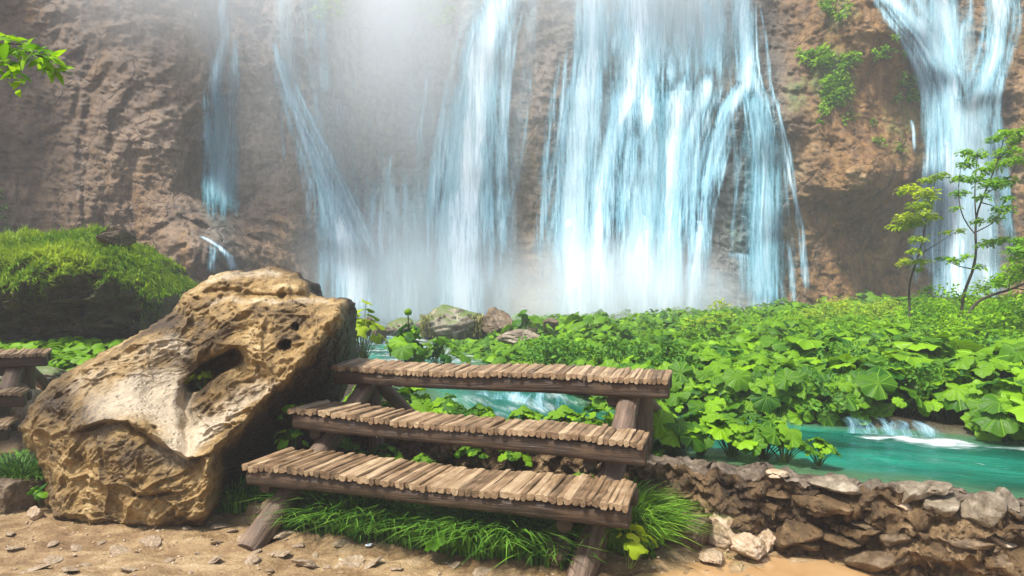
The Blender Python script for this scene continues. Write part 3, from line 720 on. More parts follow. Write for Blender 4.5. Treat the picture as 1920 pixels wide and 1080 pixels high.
fall('forked waterfall behind the saplings, dividing round a dark hump of rock',
     torrent=[strand([(1640, -70, 30), (1672, 0, 34), (1716, 40, 28), (1748, 90, 24), (1770, 150, 24), (1786, 210, 34), (1790, 300, 44), (1790, 400, 48), (1792, 560, 54)], .95, .5),
              strand([(1760, -70, 44), (1768, 10, 40), (1776, 70, 26), (1784, 130, 20), (1792, 190, 26)], .9, .5),
              strand([(1874, -70, 30), (1874, 30, 28), (1868, 100, 22), (1846, 150, 22), (1824, 200, 28), (1832, 300, 34), (1838, 400, 34), (1840, 560, 46)], .95, .55)],
     threads=[braid([(1650, -60, 50), (1690, 20, 56), (1740, 80, 46), (1775, 170, 34), (1795, 300, 60), (1800, 560, 80)], 60, 6, 1.1, .9, 3, 9, .5), braid([(1880, -60, 36), (1876, 40, 36), (1860, 110, 34), (1826, 200, 40), (1835, 320, 54), (1840, 560, 80)], 50, 7, 1.1, .9, 3, 9, .5), braid([(1760, -60, 70), (1770, 20, 60), (1782, 90, 36), (1795, 180, 30)], 30, 8, 1.0, .9, 3, 8, .5)],
     veil=[strand([(1700, -70, 110), (1740, 20, 100), (1790, 120, 60), (1805, 220, 70)], .7, .3, cols=25, edge=3, fade=(0, .3)), strand([(1800, 150, 70), (1812, 260, 76), (1815, 400, 84), (1820, 560, 100)], .8, .35, fade=(.15, .05))],
     thin=[strand([(1722, 60, 3), (1740, 110, 4), (1748, 150, 4)], .5, .4, cols=7, fade=(.2, .2))])
fall('short thread of water on the ochre rock beside the forked fall', name='water_trickle',
     thin=[strand([(1708, 222, 5), (1714, 250, 5), (1716, 290, 5)], .7, .35, cols=7, fade=(.1, .3))])

# ------------------------------------------------------------------ solid bodies with a drawn outline
def body(outline, centre, depth_ctrl, thick, roll=.35, R=50, nr=110, na=440, back=22, noise=None, feature=None):
    """closed solid: the outline at its real distance, a shaped front and a rounded back. returns V, faces, px, py of each front vertex"""
    o = np.array(outline, float); o = np.concatenate([o, o[:1]])
    s = np.concatenate([[0], np.cumsum(np.hypot(*np.diff(o, axis=0).T))]); u = np.linspace(0, s[-1], na, endpoint=False)
    ring = np.stack([np.interp(u, s, o[:, k]) for k in (0, 1)], -1)
    ring = (np.roll(ring, 1, 0) + 2 * ring + np.roll(ring, -1, 0)) / 4
    jit = perlin(np.stack([u / 7, 0 * u, 0 * u + 5], -1)) * 2.5 + perlin(np.stack([u / 16, 0 * u, 0 * u + 2], -1)) * 5 + perlin(np.stack([u / 50, 0 * u, 0 * u + 7], -1)) * 6
    dv = ring - np.array(centre); ring = ring + dv / np.linalg.norm(dv, axis=1)[:, None] * jit[:, None]
    dep = rbf(depth_ctrl)
    k = (np.arange(1, nr + 1) / nr) ** .9
    Q = np.array(centre)[None, None] + k[:, None, None] * (ring - np.array(centre))[None]
    px, py = Q[..., 0], Q[..., 1]
    near = np.full(px.shape, 1e9)
    for a, b in zip(ring, np.roll(ring, -1, 0)):
        e = b - a; tt = np.clip(((px - a[0]) * e[0] + (py - a[1]) * e[1]) / (e @ e + 1e-9), 0, 1)
        near = np.minimum(near, np.hypot(px - a[0] - tt * e[0], py - a[1] - tt * e[1]))
    tr = np.clip(near / R, 0, 1)
    d = dep(px, py) + roll * (1 - np.sqrt(1 - (1 - tr) ** 2))
    if feature is not None: d = d + feature(px, py)
    Vf = rays(px, py, d)
    if noise is not None: Vf = Vf + noise(Vf, tr)
    # back: from the rim inwards
    kb = np.cos(np.linspace(0, math.pi / 2, back + 1)[1:])
    rim = Vf[-1]; cen = rim.mean(0)
    Vb = []
    for j, q in enumerate(kb):
        m = cen + (rim - cen) * q
        m = m + np.array([0, 1, 0]) * thick * math.sqrt(max(0, 1 - q * q)) * (1 + .0 * q)
        Vb.append(m + .06 * fbm(m * 2, 3)[:, None])
    Vb = np.array(Vb)
    A = np.concatenate([Vf, Vb])
    n = len(A); i = np.arange(n * na).reshape(n, na); jn = np.roll(i, -1, 1)
    q = np.stack([i[:-1], jn[:-1], jn[1:], i[1:]], -1).reshape(-1, 4)[:, ::-1]
    c0 = A[0].mean(0)
    V = np.concatenate([A.reshape(-1, 3), [c0]])
    tri = np.stack([i[0], jn[0], np.full(na, n * na)], -1)[:, ::-1]
    PXa = np.concatenate([px, np.repeat(px[-1:], back, 0)]).ravel(); PYa = np.concatenate([py, np.repeat(py[-1:], back, 0)]).ravel()
    return V, [q, tri], np.append(PXa, centre[0]), np.append(PYa, centre[1]), np.append(np.concatenate([np.ones(px.shape), np.zeros((back, na))]).ravel(), 1)

def seg_d(px, py, pts):
    """distance in px to a polyline and signed side"""
    best = np.full(np.shape(px), 1e9)
    for a, b in zip(pts[:-1], pts[1:]):
        a, b = np.array(a, float), np.array(b, float); e = b - a
        t = np.clip(((px - a[0]) * e[0] + (py - a[1]) * e[1]) / (e @ e), 0, 1)
        best = np.minimum(best, np.hypot(px - a[0] - t * e[0], py - a[1] - t * e[1]))
    return best

OUT = [(36, 800), (55, 760), (100, 712), (150, 684), (205, 655), (262, 622), (325, 585), (343, 548), (386, 524), (440, 508), (500, 507), (545, 516), (578, 532), (580, 552), (628, 560),
       (652, 592), (664, 640), (664, 680), (652, 712), (640, 740), (620, 775), (590, 810), (560, 840), (520, 866), (480, 900), (440, 935), (405, 962), (385, 992), (330, 1002), (250, 1004), (165, 996), (100, 975), (84, 940), (82, 890), (66, 850), (42, 830)]
DC = [(90, 960, 4.68), (240, 1000, 4.55), (380, 985, 4.5), (120, 880, 4.7), (240, 900, 4.42), (330, 910, 4.38), (395, 900, 4.5), (230, 795, 4.42), (300, 832, 4.4), (350, 855, 4.42), (60, 800, 4.98), (150, 760, 4.75), (150, 690, 5.12),
      (300, 740, 4.86), (270, 700, 4.92), (330, 780, 4.74), (300, 655, 5.1), (340, 590, 5.4), (400, 640, 5.1), (430, 580, 5.25), (480, 512, 5.55), (390, 525, 5.6), (570, 545, 5.4), (600, 570, 5.4), (500, 620, 5.02), (560, 610, 5.12),
      (400, 850, 4.42), (455, 790, 4.62), (530, 712, 4.84), (590, 650, 5.0), (636, 600, 5.25), (480, 720, 4.9), (430, 760, 4.78), (380, 800, 4.62),
      (470, 880, 4.95), (530, 830, 5.15), (590, 770, 5.35), (640, 700, 5.5), (655, 650, 5.5), (430, 930, 4.75), (520, 780, 4.95), (610, 700, 5.15)]
CRACK = [(340, 568), (372, 552), (430, 545), (500, 556), (560, 556), (600, 560)]
def boulder_feat(px, py):
    hole = .62 * np.exp(-((seg_d(px, py, [(368, 716), (400, 690), (440, 668)]) / (15 + 0 * px)) ** 4))
    hole += .40 * np.exp(-((np.hypot((px - 533) / 11, (py - 646) / 9)) ** 4)) + .2 * np.exp(-((np.hypot((px - 552) / 7, (py - 612) / 5)) ** 4)) + .2 * np.exp(-((np.hypot((px - 372) / 10, (py - 562) / 5)) ** 2))
    hole += .09 * np.exp(-((np.hypot((px - 470) / 34, (py - 690) / 26)) ** 4)) + .10 * np.exp(-((np.hypot((px - 290) / 9, (py - 802) / 6)) ** 2))
    hole += .12 * np.exp(-(seg_d(px, py, [(352, 790), (345, 760), (352, 720)]) / 12) ** 2)
    lay = .13 * np.exp(-(seg_d(px, py, CRACK) / 5) ** 2) + .10 * sstep(-4, 8, np.interp(px, [c[0] for c in CRACK], [c[1] for c in CRACK]) - py) * (px > 335)
    lay += .05 * np.exp(-(seg_d(px, py, [(250, 930), (275, 935), (320, 925)]) / 4) ** 2)
    edge_ = px - np.interp(py, [505, 540, 600, 650, 712, 790, 850, 1000], [690, 660, 628, 592, 536, 452, 392, 388])
    flank = .0042 * np.clip(edge_, 0, 200) - .05 * np.exp(-(edge_ / 14) ** 2)
    lip = np.interp(px, [120, 190, 235, 300, 350, 392], [815, 790, 788, 828, 862, 850]); on = sstep(110, 190, px) * sstep(405, 360, px)
    u = py - lip; under = on * (.17 * np.exp(-np.clip(u, 0, None) / 55) * sstep(-3, 5, u) - .05 * np.exp(-(np.clip(-u, 0, None) / 16) ** 2) * (u < 3))
    basin = .13 * np.exp(-(((px - 285) / 75) ** 2 + ((py - 735) / 50) ** 2))
    groove = .09 * np.exp(-(seg_d(px, py, [(350, 850), (345, 790), (352, 740), (375, 712)]) / 13) ** 2)
    rim = -.04 * np.exp(-(seg_d(px, py, [(352, 668), (400, 650), (450, 652), (470, 672)]) / 12) ** 2)
    step = .10 * sstep(0, 7, np.interp(px, [150, 210, 262, 330], [668, 640, 612, 575]) + 26 - py) * (px < 345)
    return hole + lay + flank + under + basin + groove + rim + step
def boulder_noise(V, tr):
    px = CX + V[..., 0] / V[..., 1] * F; py = HY - (V[..., 2] - EYE) / V[..., 1] * F
    edge_ = px - np.interp(py, [540, 600, 650, 712, 790, 850, 1000], [655, 630, 590, 536, 462, 405, 395])
    right = sstep(-30, 40, edge_)
    smooth_ = np.exp(-((seg_d(px, py, [(190, 775), (250, 745), (300, 722), (322, 770), (328, 830)]) / 52) ** 4))
    al = V[..., 0] * .82 + V[..., 2] * .57; ac = -V[..., 0] * .57 + V[..., 2] * .82
    w_ = fbm(V * 1.6 + 3, 3)
    st = fbm(np.stack([al * 2.0, (ac + .16 * w_) * 10, V[..., 1] * 4], -1), 4, .6)
    st2 = fbm(np.stack([al * 5, (ac + .1 * w_) * 24, V[..., 1] * 9], -1) + 7, 3, .6)
    lump = fbm(V * 2.0, 4); bub = fbm(V * 8 + 11, 4, .62); crag = fbm(V * np.array([9, 9, 6]) + 21, 4, .62, True) - .5
    w1, w2 = worley(V * np.array([2.6, 2.6, 3.2]) + .25 * w_[..., None]); wb1, wb2 = worley(V * np.array([7, 7, 9]) + .3 * w_[..., None], 7)
    facet = (.6 - w1) * .075 - .03 * (1 - .95 * smooth_) * np.exp(-((w2 - w1) / .05) ** 2) + (1 - .7 * smooth_) * ((.55 - wb1) * .020 - .010 * np.exp(-((wb2 - wb1) / .07) ** 2))
    a = -facet + .045 * lump + (1 - .75 * smooth_) * (.028 * st + .010 * st2 + .020 * bub) + right * (.15 * crag + .08 * bub + .05 * (.5 - wb1))
    p1, _p2 = worley(V * np.array([11, 11, 13]) + .4 * w_[..., None], 13)
    a = a + .035 * np.exp(-(p1 / .26) ** 2) * sstep(-.1, .35, fbm(V * 1.7 + 50, 2)) * (1 - .9 * smooth_)
    dirv = np.stack([.12 * np.ones_like(a), -.92 * np.ones_like(a), .25 * np.ones_like(a)], -1)
    return dirv * a[..., None] * (.4 + .6 * tr)[..., None] + .02 * perlin(V * 7 + 2)[..., None]
Vb, fb, bpx, bpy_, bfr = body(OUT, (330, 765), DC, 1.5, .26, 30, 190, 680, 24, boulder_noise, boulder_feat)
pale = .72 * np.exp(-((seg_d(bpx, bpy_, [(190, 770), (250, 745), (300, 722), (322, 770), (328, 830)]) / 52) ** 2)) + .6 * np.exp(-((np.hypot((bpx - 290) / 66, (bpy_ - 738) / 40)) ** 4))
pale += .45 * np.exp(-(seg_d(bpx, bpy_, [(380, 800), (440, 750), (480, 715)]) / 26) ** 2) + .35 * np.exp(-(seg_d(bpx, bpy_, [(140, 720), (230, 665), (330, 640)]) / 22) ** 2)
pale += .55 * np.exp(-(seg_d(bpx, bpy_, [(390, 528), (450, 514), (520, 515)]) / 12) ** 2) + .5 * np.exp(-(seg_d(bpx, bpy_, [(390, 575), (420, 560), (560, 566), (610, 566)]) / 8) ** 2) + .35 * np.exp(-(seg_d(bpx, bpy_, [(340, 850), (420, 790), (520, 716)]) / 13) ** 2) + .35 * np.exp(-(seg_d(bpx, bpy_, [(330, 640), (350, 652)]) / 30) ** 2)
dirt_shade = .12 + .5 * np.exp(-((np.hypot((bpx - 320) / 110, (bpy_ - 610) / 34)) ** 2)) + sstep(-8, 40, np.where(True, (bpx - np.interp(bpy_, [540, 600, 650, 712, 790, 850, 1000], [655, 630, 590, 536, 462, 405, 395])) * .8, 0)) * .9 + .45 * np.exp(-((np.hypot((bpx - 150) / 90, (bpy_ - 780) / 60)) ** 2)) + .35 * np.exp(-((np.hypot((bpx - 240) / 80, (bpy_ - 850) / 40)) ** 2))  # right flank: part brown crust, part shade put into the colour
dirt_shade = np.where(bfr > 0, dirt_shade + .45 * sstep(955, 1002, bpy_), .8)
b = obj('boulder', mesh('boulder', Vb, fb, True, {'pale': pale * bfr, 'dirt_shade': dirt_shade}), M_BOULDER)
tag(b, 'huge ochre tufa boulder with a pale smooth hollow and dark holes, beside the plank bench', 'boulder')

# grass-topped mound behind the boulder
OUTM = [(-160, 470), (-90, 455), (-40, 448), (20, 446), (50, 440), (100, 446), (160, 440), (185, 434), (215, 446), (250, 462), (285, 490), (320, 520), (352, 545), (345, 575), (320, 600), (300, 640), (250, 668), (180, 675), (80, 690), (-40, 690), (-160, 690), (-220, 580)]
DM = [(-100, 470, 10.5), (60, 460, 10.4), (180, 450, 10.6), (340, 550, 10.4), (0, 520, 9.3), (120, 500, 9.2), (220, 520, 9.5), (300, 570, 9.8), (60, 560, 9.3), (160, 570, 9.45), (240, 590, 9.7), (60, 640, 9.9), (200, 650, 10.0), (-100, 640, 9.8), (-100, 560, 9.2)]
def mound_noise(V, tr):
    q = V + .4 * fbm(V * .8, 2)[..., None]
    return np.stack([0 * V[..., 0], -(.30 * fbm(q * .9, 4) + .24 * (fbm(q * 2.6, 4, .6, True) - .5)), .08 * fbm(q * 1.7 + 9, 3)], -1) * (.4 + .6 * tr)[..., None]
Vm, fm, mpx, mpy, _ = body(OUTM, (80, 560), DM, 3.0, .9, 60, 70, 300, 16, mound_noise)
mound = thing('grassy_mound', 'earth and rock mound capped with bright grass, against the brown cliff behind the boulder', 'mound')
obj('mound_rock', mesh('mound_rock', Vm, fm), M_MOUND, mound)
def tri_sample(V, faces, n, seed, sel=None):
    """random points on a mesh with normals"""
    r_ = np.random.default_rng(seed)
    q = faces[0] if isinstance(faces, list) else faces
    t = np.concatenate([q[:, [0, 1, 2]], q[:, [0, 2, 3]]]) if q.shape[1] == 4 else q
    A, B, C = V[t[:, 0]], V[t[:, 1]], V[t[:, 2]]
    nn = np.cross(B - A, C - A); ar = np.linalg.norm(nn, axis=1)
    w = ar.copy()
    if sel is not None: w = w * sel((A + B + C) / 3, nn / (ar[:, None] + 1e-12))
    k = r_.choice(len(t), n, p=w / w.sum()); u, v = r_.random(n), r_.random(n); fl = u + v > 1; u[fl], v[fl] = 1 - u[fl], 1 - v[fl]
    return A[k] + u[:, None] * (B - A)[k] + v[:, None] * (C - A)[k], nn[k] / (ar[k][:, None] + 1e-12)
def msel(c, n):
    up = n[:, 2] * np.where(True, 1, 1); px = CX + c[:, 0] / c[:, 1] * F; py = HY - (c[:, 2] - EYE) / c[:, 1] * F
    low = np.interp(px, [-200, 0, 60, 140, 200, 260, 300, 350], [530, 545, 560, 535, 530, 565, 610, 590])
    extra = np.exp(-((px - 285) / 24) ** 2 - ((py - 545) / 40) ** 2)
    return np.clip(sstep(22, -22, py - low + 14 * perlin(c * 2.2)) + extra, 0, 1) * (c[:, 1] < 12.2)
pts, nr_ = tri_sample(Vm, fm, 32000, 5, msel)
lean = np.stack([nr_[:, 0] * .6, nr_[:, 1] * .6 - .25, np.full(len(pts), -.30)], -1) + rng.normal(size=(len(pts), 3)) * .25
lt = np.clip(.45 + .45 * fbm(pts * .9, 3) + rng.normal(size=len(pts)) * .16, 0, 1)
Vg, fg, ag = grass(pts, rng.uniform(.1, .26, len(pts)), lean, 3, .016, 2, ltint=lt)
obj('turf', mesh('turf', Vg, fg, True, ag), M_MOUNDGRASS, mound)

# ------------------------------------------------------------------ rocks
def rock_mesh(seed, sx, sy, sz, sub=4, cuts=9, rough=.09, name='rock'):
    import bmesh
    bm = bmesh.new(); bmesh.ops.create_icosphere(bm, subdivisions=sub, radius=1)
    V = np.array([v.co[:] for v in bm.verts]); fc = np.array([[v.index for v in f.verts] for f in bm.faces]); bm.free()
    r_ = np.random.default_rng(seed)
    for _ in range(cuts):
        n = r_.normal(size=3); n /= np.linalg.norm(n); h = r_.uniform(.42, .82)
        over = V @ n - h; V = V - np.where(over > 0, over, 0)[:, None] * n * .97
    q = V * 1.3 + seed * 3.1
    V = V * (1 + rough * 1.5 * fbm(q, 4) + rough * .8 * (fbm(q * 2.5, 4, .6, True) - .5))[:, None]
    V = V * np.array([sx, sy, sz])
    return mesh(name, V, fc, True)

ROCKS = [rock_mesh(s + 500, 1, .62 + .14 * (s % 3), .42 + .06 * (s % 4), 4, 13, .13, 'stone') for s in range(12)]
# loose stones on the path: (px, py, width px, tall, label)
STONES = [(33, 1033, 34, .5), (97, 1020, 24, .6), (146, 1032, 30, .7), (230, 1036, 46, .35), (98, 1052, 34, .35), (350, 993, 16, 1.2), (405, 1021, 30, .5), (459, 1017, 44, .7), (536, 1004, 46, .5), (474, 1058, 34, .9), (572, 1063, 46, .7), (655, 1060, 56, .6), (616, 1068, 22, .7),
          (401, 1054, 44, .3), (284, 1016, 40, .35), (518, 1042, 50, .3), (412, 990, 36, .6), (436, 1000, 18, .7), (250, 1070, 50, .3), (60, 1070, 60, .25), (370, 1040, 16, .5), (560, 1030, 26, .4), (590, 1045, 22, .5), (700, 1065, 40, .4), (740, 1072, 30, .4), (640, 1018, 34, .4),
          (315, 1052, 20, .5), (160, 1064, 22, .5), (850, 1064, 36, .3), (905, 1072, 40, .35), (20, 1002, 24, .5), (390, 968, 22, .7), (480, 1035, 18, .5), (505, 1072, 30, .4), (190, 1020, 16, .4), (130, 1076, 40, .3)]
for k, (px, py, w, tl) in enumerate(STONES):
    x, y, z = hit(px, py)
    s = w / F * y * .56
    me = ROCKS[k % 12]
    o = bpy.data.objects.new('loose_stone', me)
    if not me.materials: me.materials.append(M_STONE)
    o.location = (x, y, z + s * .06 * tl); o.scale = (s, s * 1.05, s * tl * .8 + .008); o.rotation_euler = (rng.normal() * .22, rng.normal() * .22, rng.random() * TAU)
    tag(link(o), 'flat pale limestone chip lying loose on the muddy path', 'stone', 'loose stones scattered over the path')
# grit and crumbs pressed into the mud
n = 2600; X = rng.uniform(-3.6, 3.4, n); Y = rng.uniform(3.2, 5.3, n); ok = Y < wall_y(X) - .3; X, Y = X[ok], Y[ok]; n = len(X)
_o = np.array([[1, 0, 0], [-.7, .6, 0], [-.5, -.8, 0], [.1, .1, .7], [0, 0, -.5], [.4, .7, .3]]); _of = np.array([[0, 5, 3], [5, 1, 3], [1, 2, 3], [2, 0, 3], [0, 4, 5], [5, 4, 1], [1, 4, 2], [2, 4, 0]])
_sz = .004 + .016 * rng.random(n) ** 4
V, f, t = merge(_o, _of, frame_mat(np.c_[X, Y, ground(X, Y) + _sz * .2], np.c_[rng.normal(size=(n, 2)) * .3, np.ones(n)], rng.random(n) * TAU, _sz))
kind(obj('gravel', mesh('gravel', V, f, False), M_STONE), 'stuff')
def placed_rock(name, seed, px, py, wpx, hpx, dep, label, mat, rz=0, cuts=9, cat='rock', sub=5, z=None, d=None, rough=.09):
    if d is None: x, y, zz = hit(px, py)
    else: x, y, zz = P(px, py, d)
    s = wpx / F * y / 2; h = hpx / F * y
    o = obj(name, rock_mesh(seed, s * 1.12, dep, h * .62, sub, cuts, rough, name), mat, None, (x, y + dep * .5, zz + h * .42), 0)
    return tag(o, label, cat)
placed_rock('stone', 41, 1308, 1035, 74, 52, .15, 'dark pitted stone beside the grass tuft at the bench foot', M_STONEDARK, cuts=5)
placed_rock('stone', 42, 1375, 1030, 84, 62, .15, 'large rounded cream stone at the foot of the earth wall', M_STONE, cuts=6)
placed_rock('stone', 43, 1402, 1052, 66, 42, .1, 'long cream stone dipping its end into the muddy puddle', M_STONE, cuts=6)
placed_rock('stone', 44, 1441, 1035, 50, 42, .12, 'angular pale stone with a brown underside beside the cream ones', M_STONE, cuts=10)
placed_rock('stone', 45, 1336, 1060, 40, 24, .09, 'small flat cream stone at the edge of the puddle', M_STONE, cuts=8)
placed_rock('stone', 46, 1290, 985, 60, 36, .15, 'ochre stone half buried behind the grass tuft', M_STONE, cuts=6)
placed_rock('stone', 47, 20, 960, 90, 60, .25, 'dark low rock on the path beyond the boulder, by dark grass', M_STONEDARK, cuts=6)
placed_rock('stone', 48, 62, 975, 20, 22, .06, 'small rounded brown stone tucked against the boulder base', M_STONE, cuts=4)
placed_rock('rock', 49, 8, 815, 110, 90, .5, 'pale cream rock seen under the far bench, behind the boulder', M_STONE, cuts=8, d=6.9)
placed_rock('rock', 50, 60, 718, 150, 36, .3, 'long flat brown rock slab lying behind the seats of the far bench', M_MOSSROCK, cuts=8, d=7.6)
placed_rock('stone', 51, 475, 988, 38, 36, .08, 'knobbly brown stone wedged against the bench leg beside the boulder', M_STONEDARK, cuts=3)
placed_rock('stone', 52, 510, 985, 54, 44, .1, 'rounded brown stone at the foot of the bench leg beside the boulder', M_STONEDARK, cuts=3)
placed_rock('stone', 53, 1045, 1066, 50, 50, .12, 'brown stump-like stone behind the front foot of the bench', M_STONEDARK, cuts=3)
placed_rock('stone', 54, 1112, 1066, 46, 50, .12, 'brown stone packed against the wall side of the bench foot', M_STONEDARK, cuts=4)
placed_rock('rock', 55, 905, 872, 190, 74, .4, 'flat mossy boulder behind the lowest plank seat', M_MOSSROCK, cuts=9, d=5.75)
placed_rock('rock', 56, 690, 850, 170, 60, .3, 'low mossy stone under the middle plank seat by the dark post', M_MOSSROCK, cuts=7, d=6.3)
# rocks at the foot of the falls
placed_rock('rock', 60, 845, 634, 118, 62, .9, 'big pale boulder with dry grass on its slopes at the foot of the curved fall', M_MOSSROCK, cuts=5, d=16)
placed_rock('rock', 61, 930, 622, 58, 44, .5, 'dark angular rock beside the big pale boulder below the falls', M_STONEDARK, cuts=10, d=15.5)
placed_rock('rock', 62, 1032, 618, 26, 26, .3, 'small dark rock standing alone in the spray of the widest fall', M_STONEDARK, cuts=8, d=15.5)
placed_rock('rock', 63, 1000, 618, 26, 22, .3, 'small grey rock next to the lone dark one in the spray', M_STONEGREY, cuts=8, d=15.8)
placed_rock('rock', 64, 682, 628, 34, 32, .4, 'dark wet rock at the stream head next to the huge boulder', M_STONEDARK, cuts=8, d=15)
placed_rock('rock', 65, 704, 640, 30, 24, .4, 'low dark rock in the rapids below the slanting ribbon', M_STONEDARK, cuts=8, d=14.5)
placed_rock('rock', 66, 752, 634, 56, 34, .5, 'mossy rock splitting the rapids beside the tall flowering plant', M_MOSSROCK, cuts=7, d=15)
placed_rock('rock', 67, 1155, 640, 96, 28, .7, 'flat pale rock ledge in the leafy bank below the widest fall', M_STONEGREY, cuts=8, d=13.5)
placed_rock('rock', 68, 985, 645, 90, 24, .6, 'low grey rock among the leaves beside the flat ledge', M_STONEGREY, cuts=8, d=13)
placed_rock('rock', 69, 945, 770, 100, 50, .28, 'rounded rock lip under the small cascade behind the bench', M_MOSSROCK, cuts=4, d=7.6)
placed_rock('rock', 70, 205, 452, 52, 32, .4, 'brown rock knob sticking out of the mound top', M_STONEDARK, cuts=8, d=10.3)
placed_rock('rock', 71, 1640, 800, 170, 30, .30, 'wet stone lip where the side stream drops into the green pool', M_STONEDARK, cuts=5, d=6.55)
# dry grass on the pale boulder
pp = []
for k in range(1500):
    px, py = rng.uniform(788, 905), rng.uniform(590, 630)
    pp.append(P(px, py + 4, 15.6 + .6 * rng.random()))
Vg, fg, ag = grass(np.array(pp), rng.uniform(.12, .3, len(pp)), np.c_[rng.normal(size=(len(pp), 2)) * .3, np.full(len(pp), -.2)], 8, .02, 2)
kind(obj('dry_grass', mesh('dry_grass', Vg, fg, True, ag), M_DRYGRASS), 'stuff')

# tiny scrap
x, y, z = hit(694, 1030)
sc = obj('litter', rock_mesh(90, .034, .024, .006, 3, 8, .05, 'litter'), None, None, (x, y, z + .014), .6)
gm = G('white_scrap'); sc.data.materials.append(gm.done(gm.bsdf(gm.ramp(gm.noise(gm.tc.outputs['Object'], 60), [(.4, (.45, .5, .55)), (.6, (.85, .87, .9))]), .5)))
tag(sc, 'tiny white scrap of litter lying on the muddy path', 'litter')

# ------------------------------------------------------------------ retaining wall of earth and stones
NWL = 900
M_COPING = m_rock('coping_stone', [(.02, .013, .007), (.085, .06, .036), (.20, .155, .105), (.40, .34, .26)], 4.5, 1.0, .05, (.4, .8))
wl_pts = lerp_path(np.c_[WALL, np.zeros(len(WALL))], NWL)
wt = np.gradient(wl_pts[:, :2], axis=0); wt /= np.linalg.norm(wt, axis=1)[:, None]
wn = np.stack([wt[:, 1], -wt[:, 0]], -1)                          # towards the path
prof = np.concatenate([np.stack([np.linspace(.13, .045, 56), np.linspace(-.1, .40, 56)], -1), np.stack([np.linspace(.045, -.20, 16), np.linspace(.425, .43, 16)], -1), [[-.22, .2]]])
tp = .455 + .025 * perlin(np.stack([wl_pts[:, 0] * 2, 0 * wl_pts[:, 0], 0 * wl_pts[:, 0]], -1))
Vw = np.zeros((NWL, len(prof), 3))
Vw[..., :2] = wl_pts[:, None, :2] + wn[:, None] * prof[None, :, 0:1]
Vw[..., 2] = prof[None, :, 1] * (tp[:, None] / .44)
q = Vw * 1.0
qw = q + .10 * fbm(q * 3 + 2, 3)[..., None]; w1, w2 = worley(qw * np.array([4.2, 4.2, 6.5])); x1, x2 = worley(qw * np.array([11, 11, 14]), 5)
nz = .10 * (.55 - w1) - .02 * np.exp(-((w2 - w1) / .10) ** 2) + .05 * (.55 - x1) - .015 * np.exp(-((x2 - x1) / .12) ** 2) + .09 * fbm(q * 1.6 + 4, 2) + .07 * fbm(q * 7, 5, .65)
face = sstep(.5, .36, prof[:, 1])[None] * np.ones((NWL, 1))
Vw[..., :2] += wn[:, None] * (nz * (.3 + .7 * face))[..., None]; Vw[..., 2] += .035 * fbm(q * 6 + 3, 4, .6) + .03 * (fbm(q * 5 + 8, 3, .6, True) - .5) + .012 * fbm(q * 20, 2)
wall = thing('retaining_wall', 'low crumbling bank wall of brown earth edged with grey stones, between path and green pool', 'wall', (2.0, 4.14, 0))
wf = gridfaces(NWL, len(prof))[:, ::-1]; col_ = np.tile(np.arange(len(prof) - 1), NWL - 1); cut = len(prof) - 17
obj('earth_face', mesh('earth_face', Vw.reshape(-1, 3) - np.array([2.0, 4.14, 0]), wf[col_ < cut]), M_EARTH, wall)
obj('coping', mesh('coping', Vw.reshape(-1, 3) - np.array([2.0, 4.14, 0]), wf[col_ >= cut]), M_COPING, wall)
STONECAP = [(1370, 890, 44, 26, 's'), (1460, 885, 40, 18, 's'), (1580, 905, 90, 30, 'g'), (1715, 920, 76, 52, 'g'), (1785, 945, 66, 44, 'g'), (1855, 955, 84, 84, 'g'), (1905, 945, 50, 60, 'g'), (1770, 915, 60, 22, 'g'), (1700, 945, 44, 26, 's'),
            *[(int(1240 + 680 * rng.random()), 0, int(26 + 60 * rng.random() ** 2), int(16 + 20 * rng.random()), 'eeded'[k % 5]) for k in range(26)], (1690, 1010, 70, 32, 'd'), (1500, 1000, 120, 50, 'e'), (1600, 995, 60, 26, 'e'), (1640, 1050, 110, 50, 'd'), (1780, 1020, 90, 50, 'e'), (1450, 950, 70, 40, 'e'), (1240, 955, 90, 24, 'e'), (1560, 940, 110, 44, 'e'), (1380, 980, 70, 20, 'e'), (1880, 1010, 60, 30, 's'), (1880, 1060, 80, 40, 'e')]
for k, (px, py, w, h, m) in enumerate(STONECAP):
    if py == 0: py = np.interp(px, [1240, 1500, 1900], [880, 905, 960]) + (20 + 95 * rng.random())
    dd = np.linspace(3, 7, 400); q = rays(np.full(400, px), np.full(400, py), dd); inside = q[:, 1] > wall_y(q[:, 0]) - np.interp(q[:, 2], [-.1, .48], [.13, .03])
    d = dd[np.argmax(inside)]; c = P(px, py, d)
    s = w / F * d / 2
    obj('stone', rock_mesh(100 + k, s * 1.15, s * .9 + .03, h / F * d * (.5 if m in 'gs' else .62), 4, 10, .08, 'stone'), {'g': M_STONEGREY, 's': M_STONE, 'd': M_STONEDARK, 'e': M_EARTH}[m], wall, tuple(c - np.array([2.0, 4.14, 0]) + np.array([0, .05 if m in 'gs' else .02, -.016 if m in 'gs' else 0])), -.5)

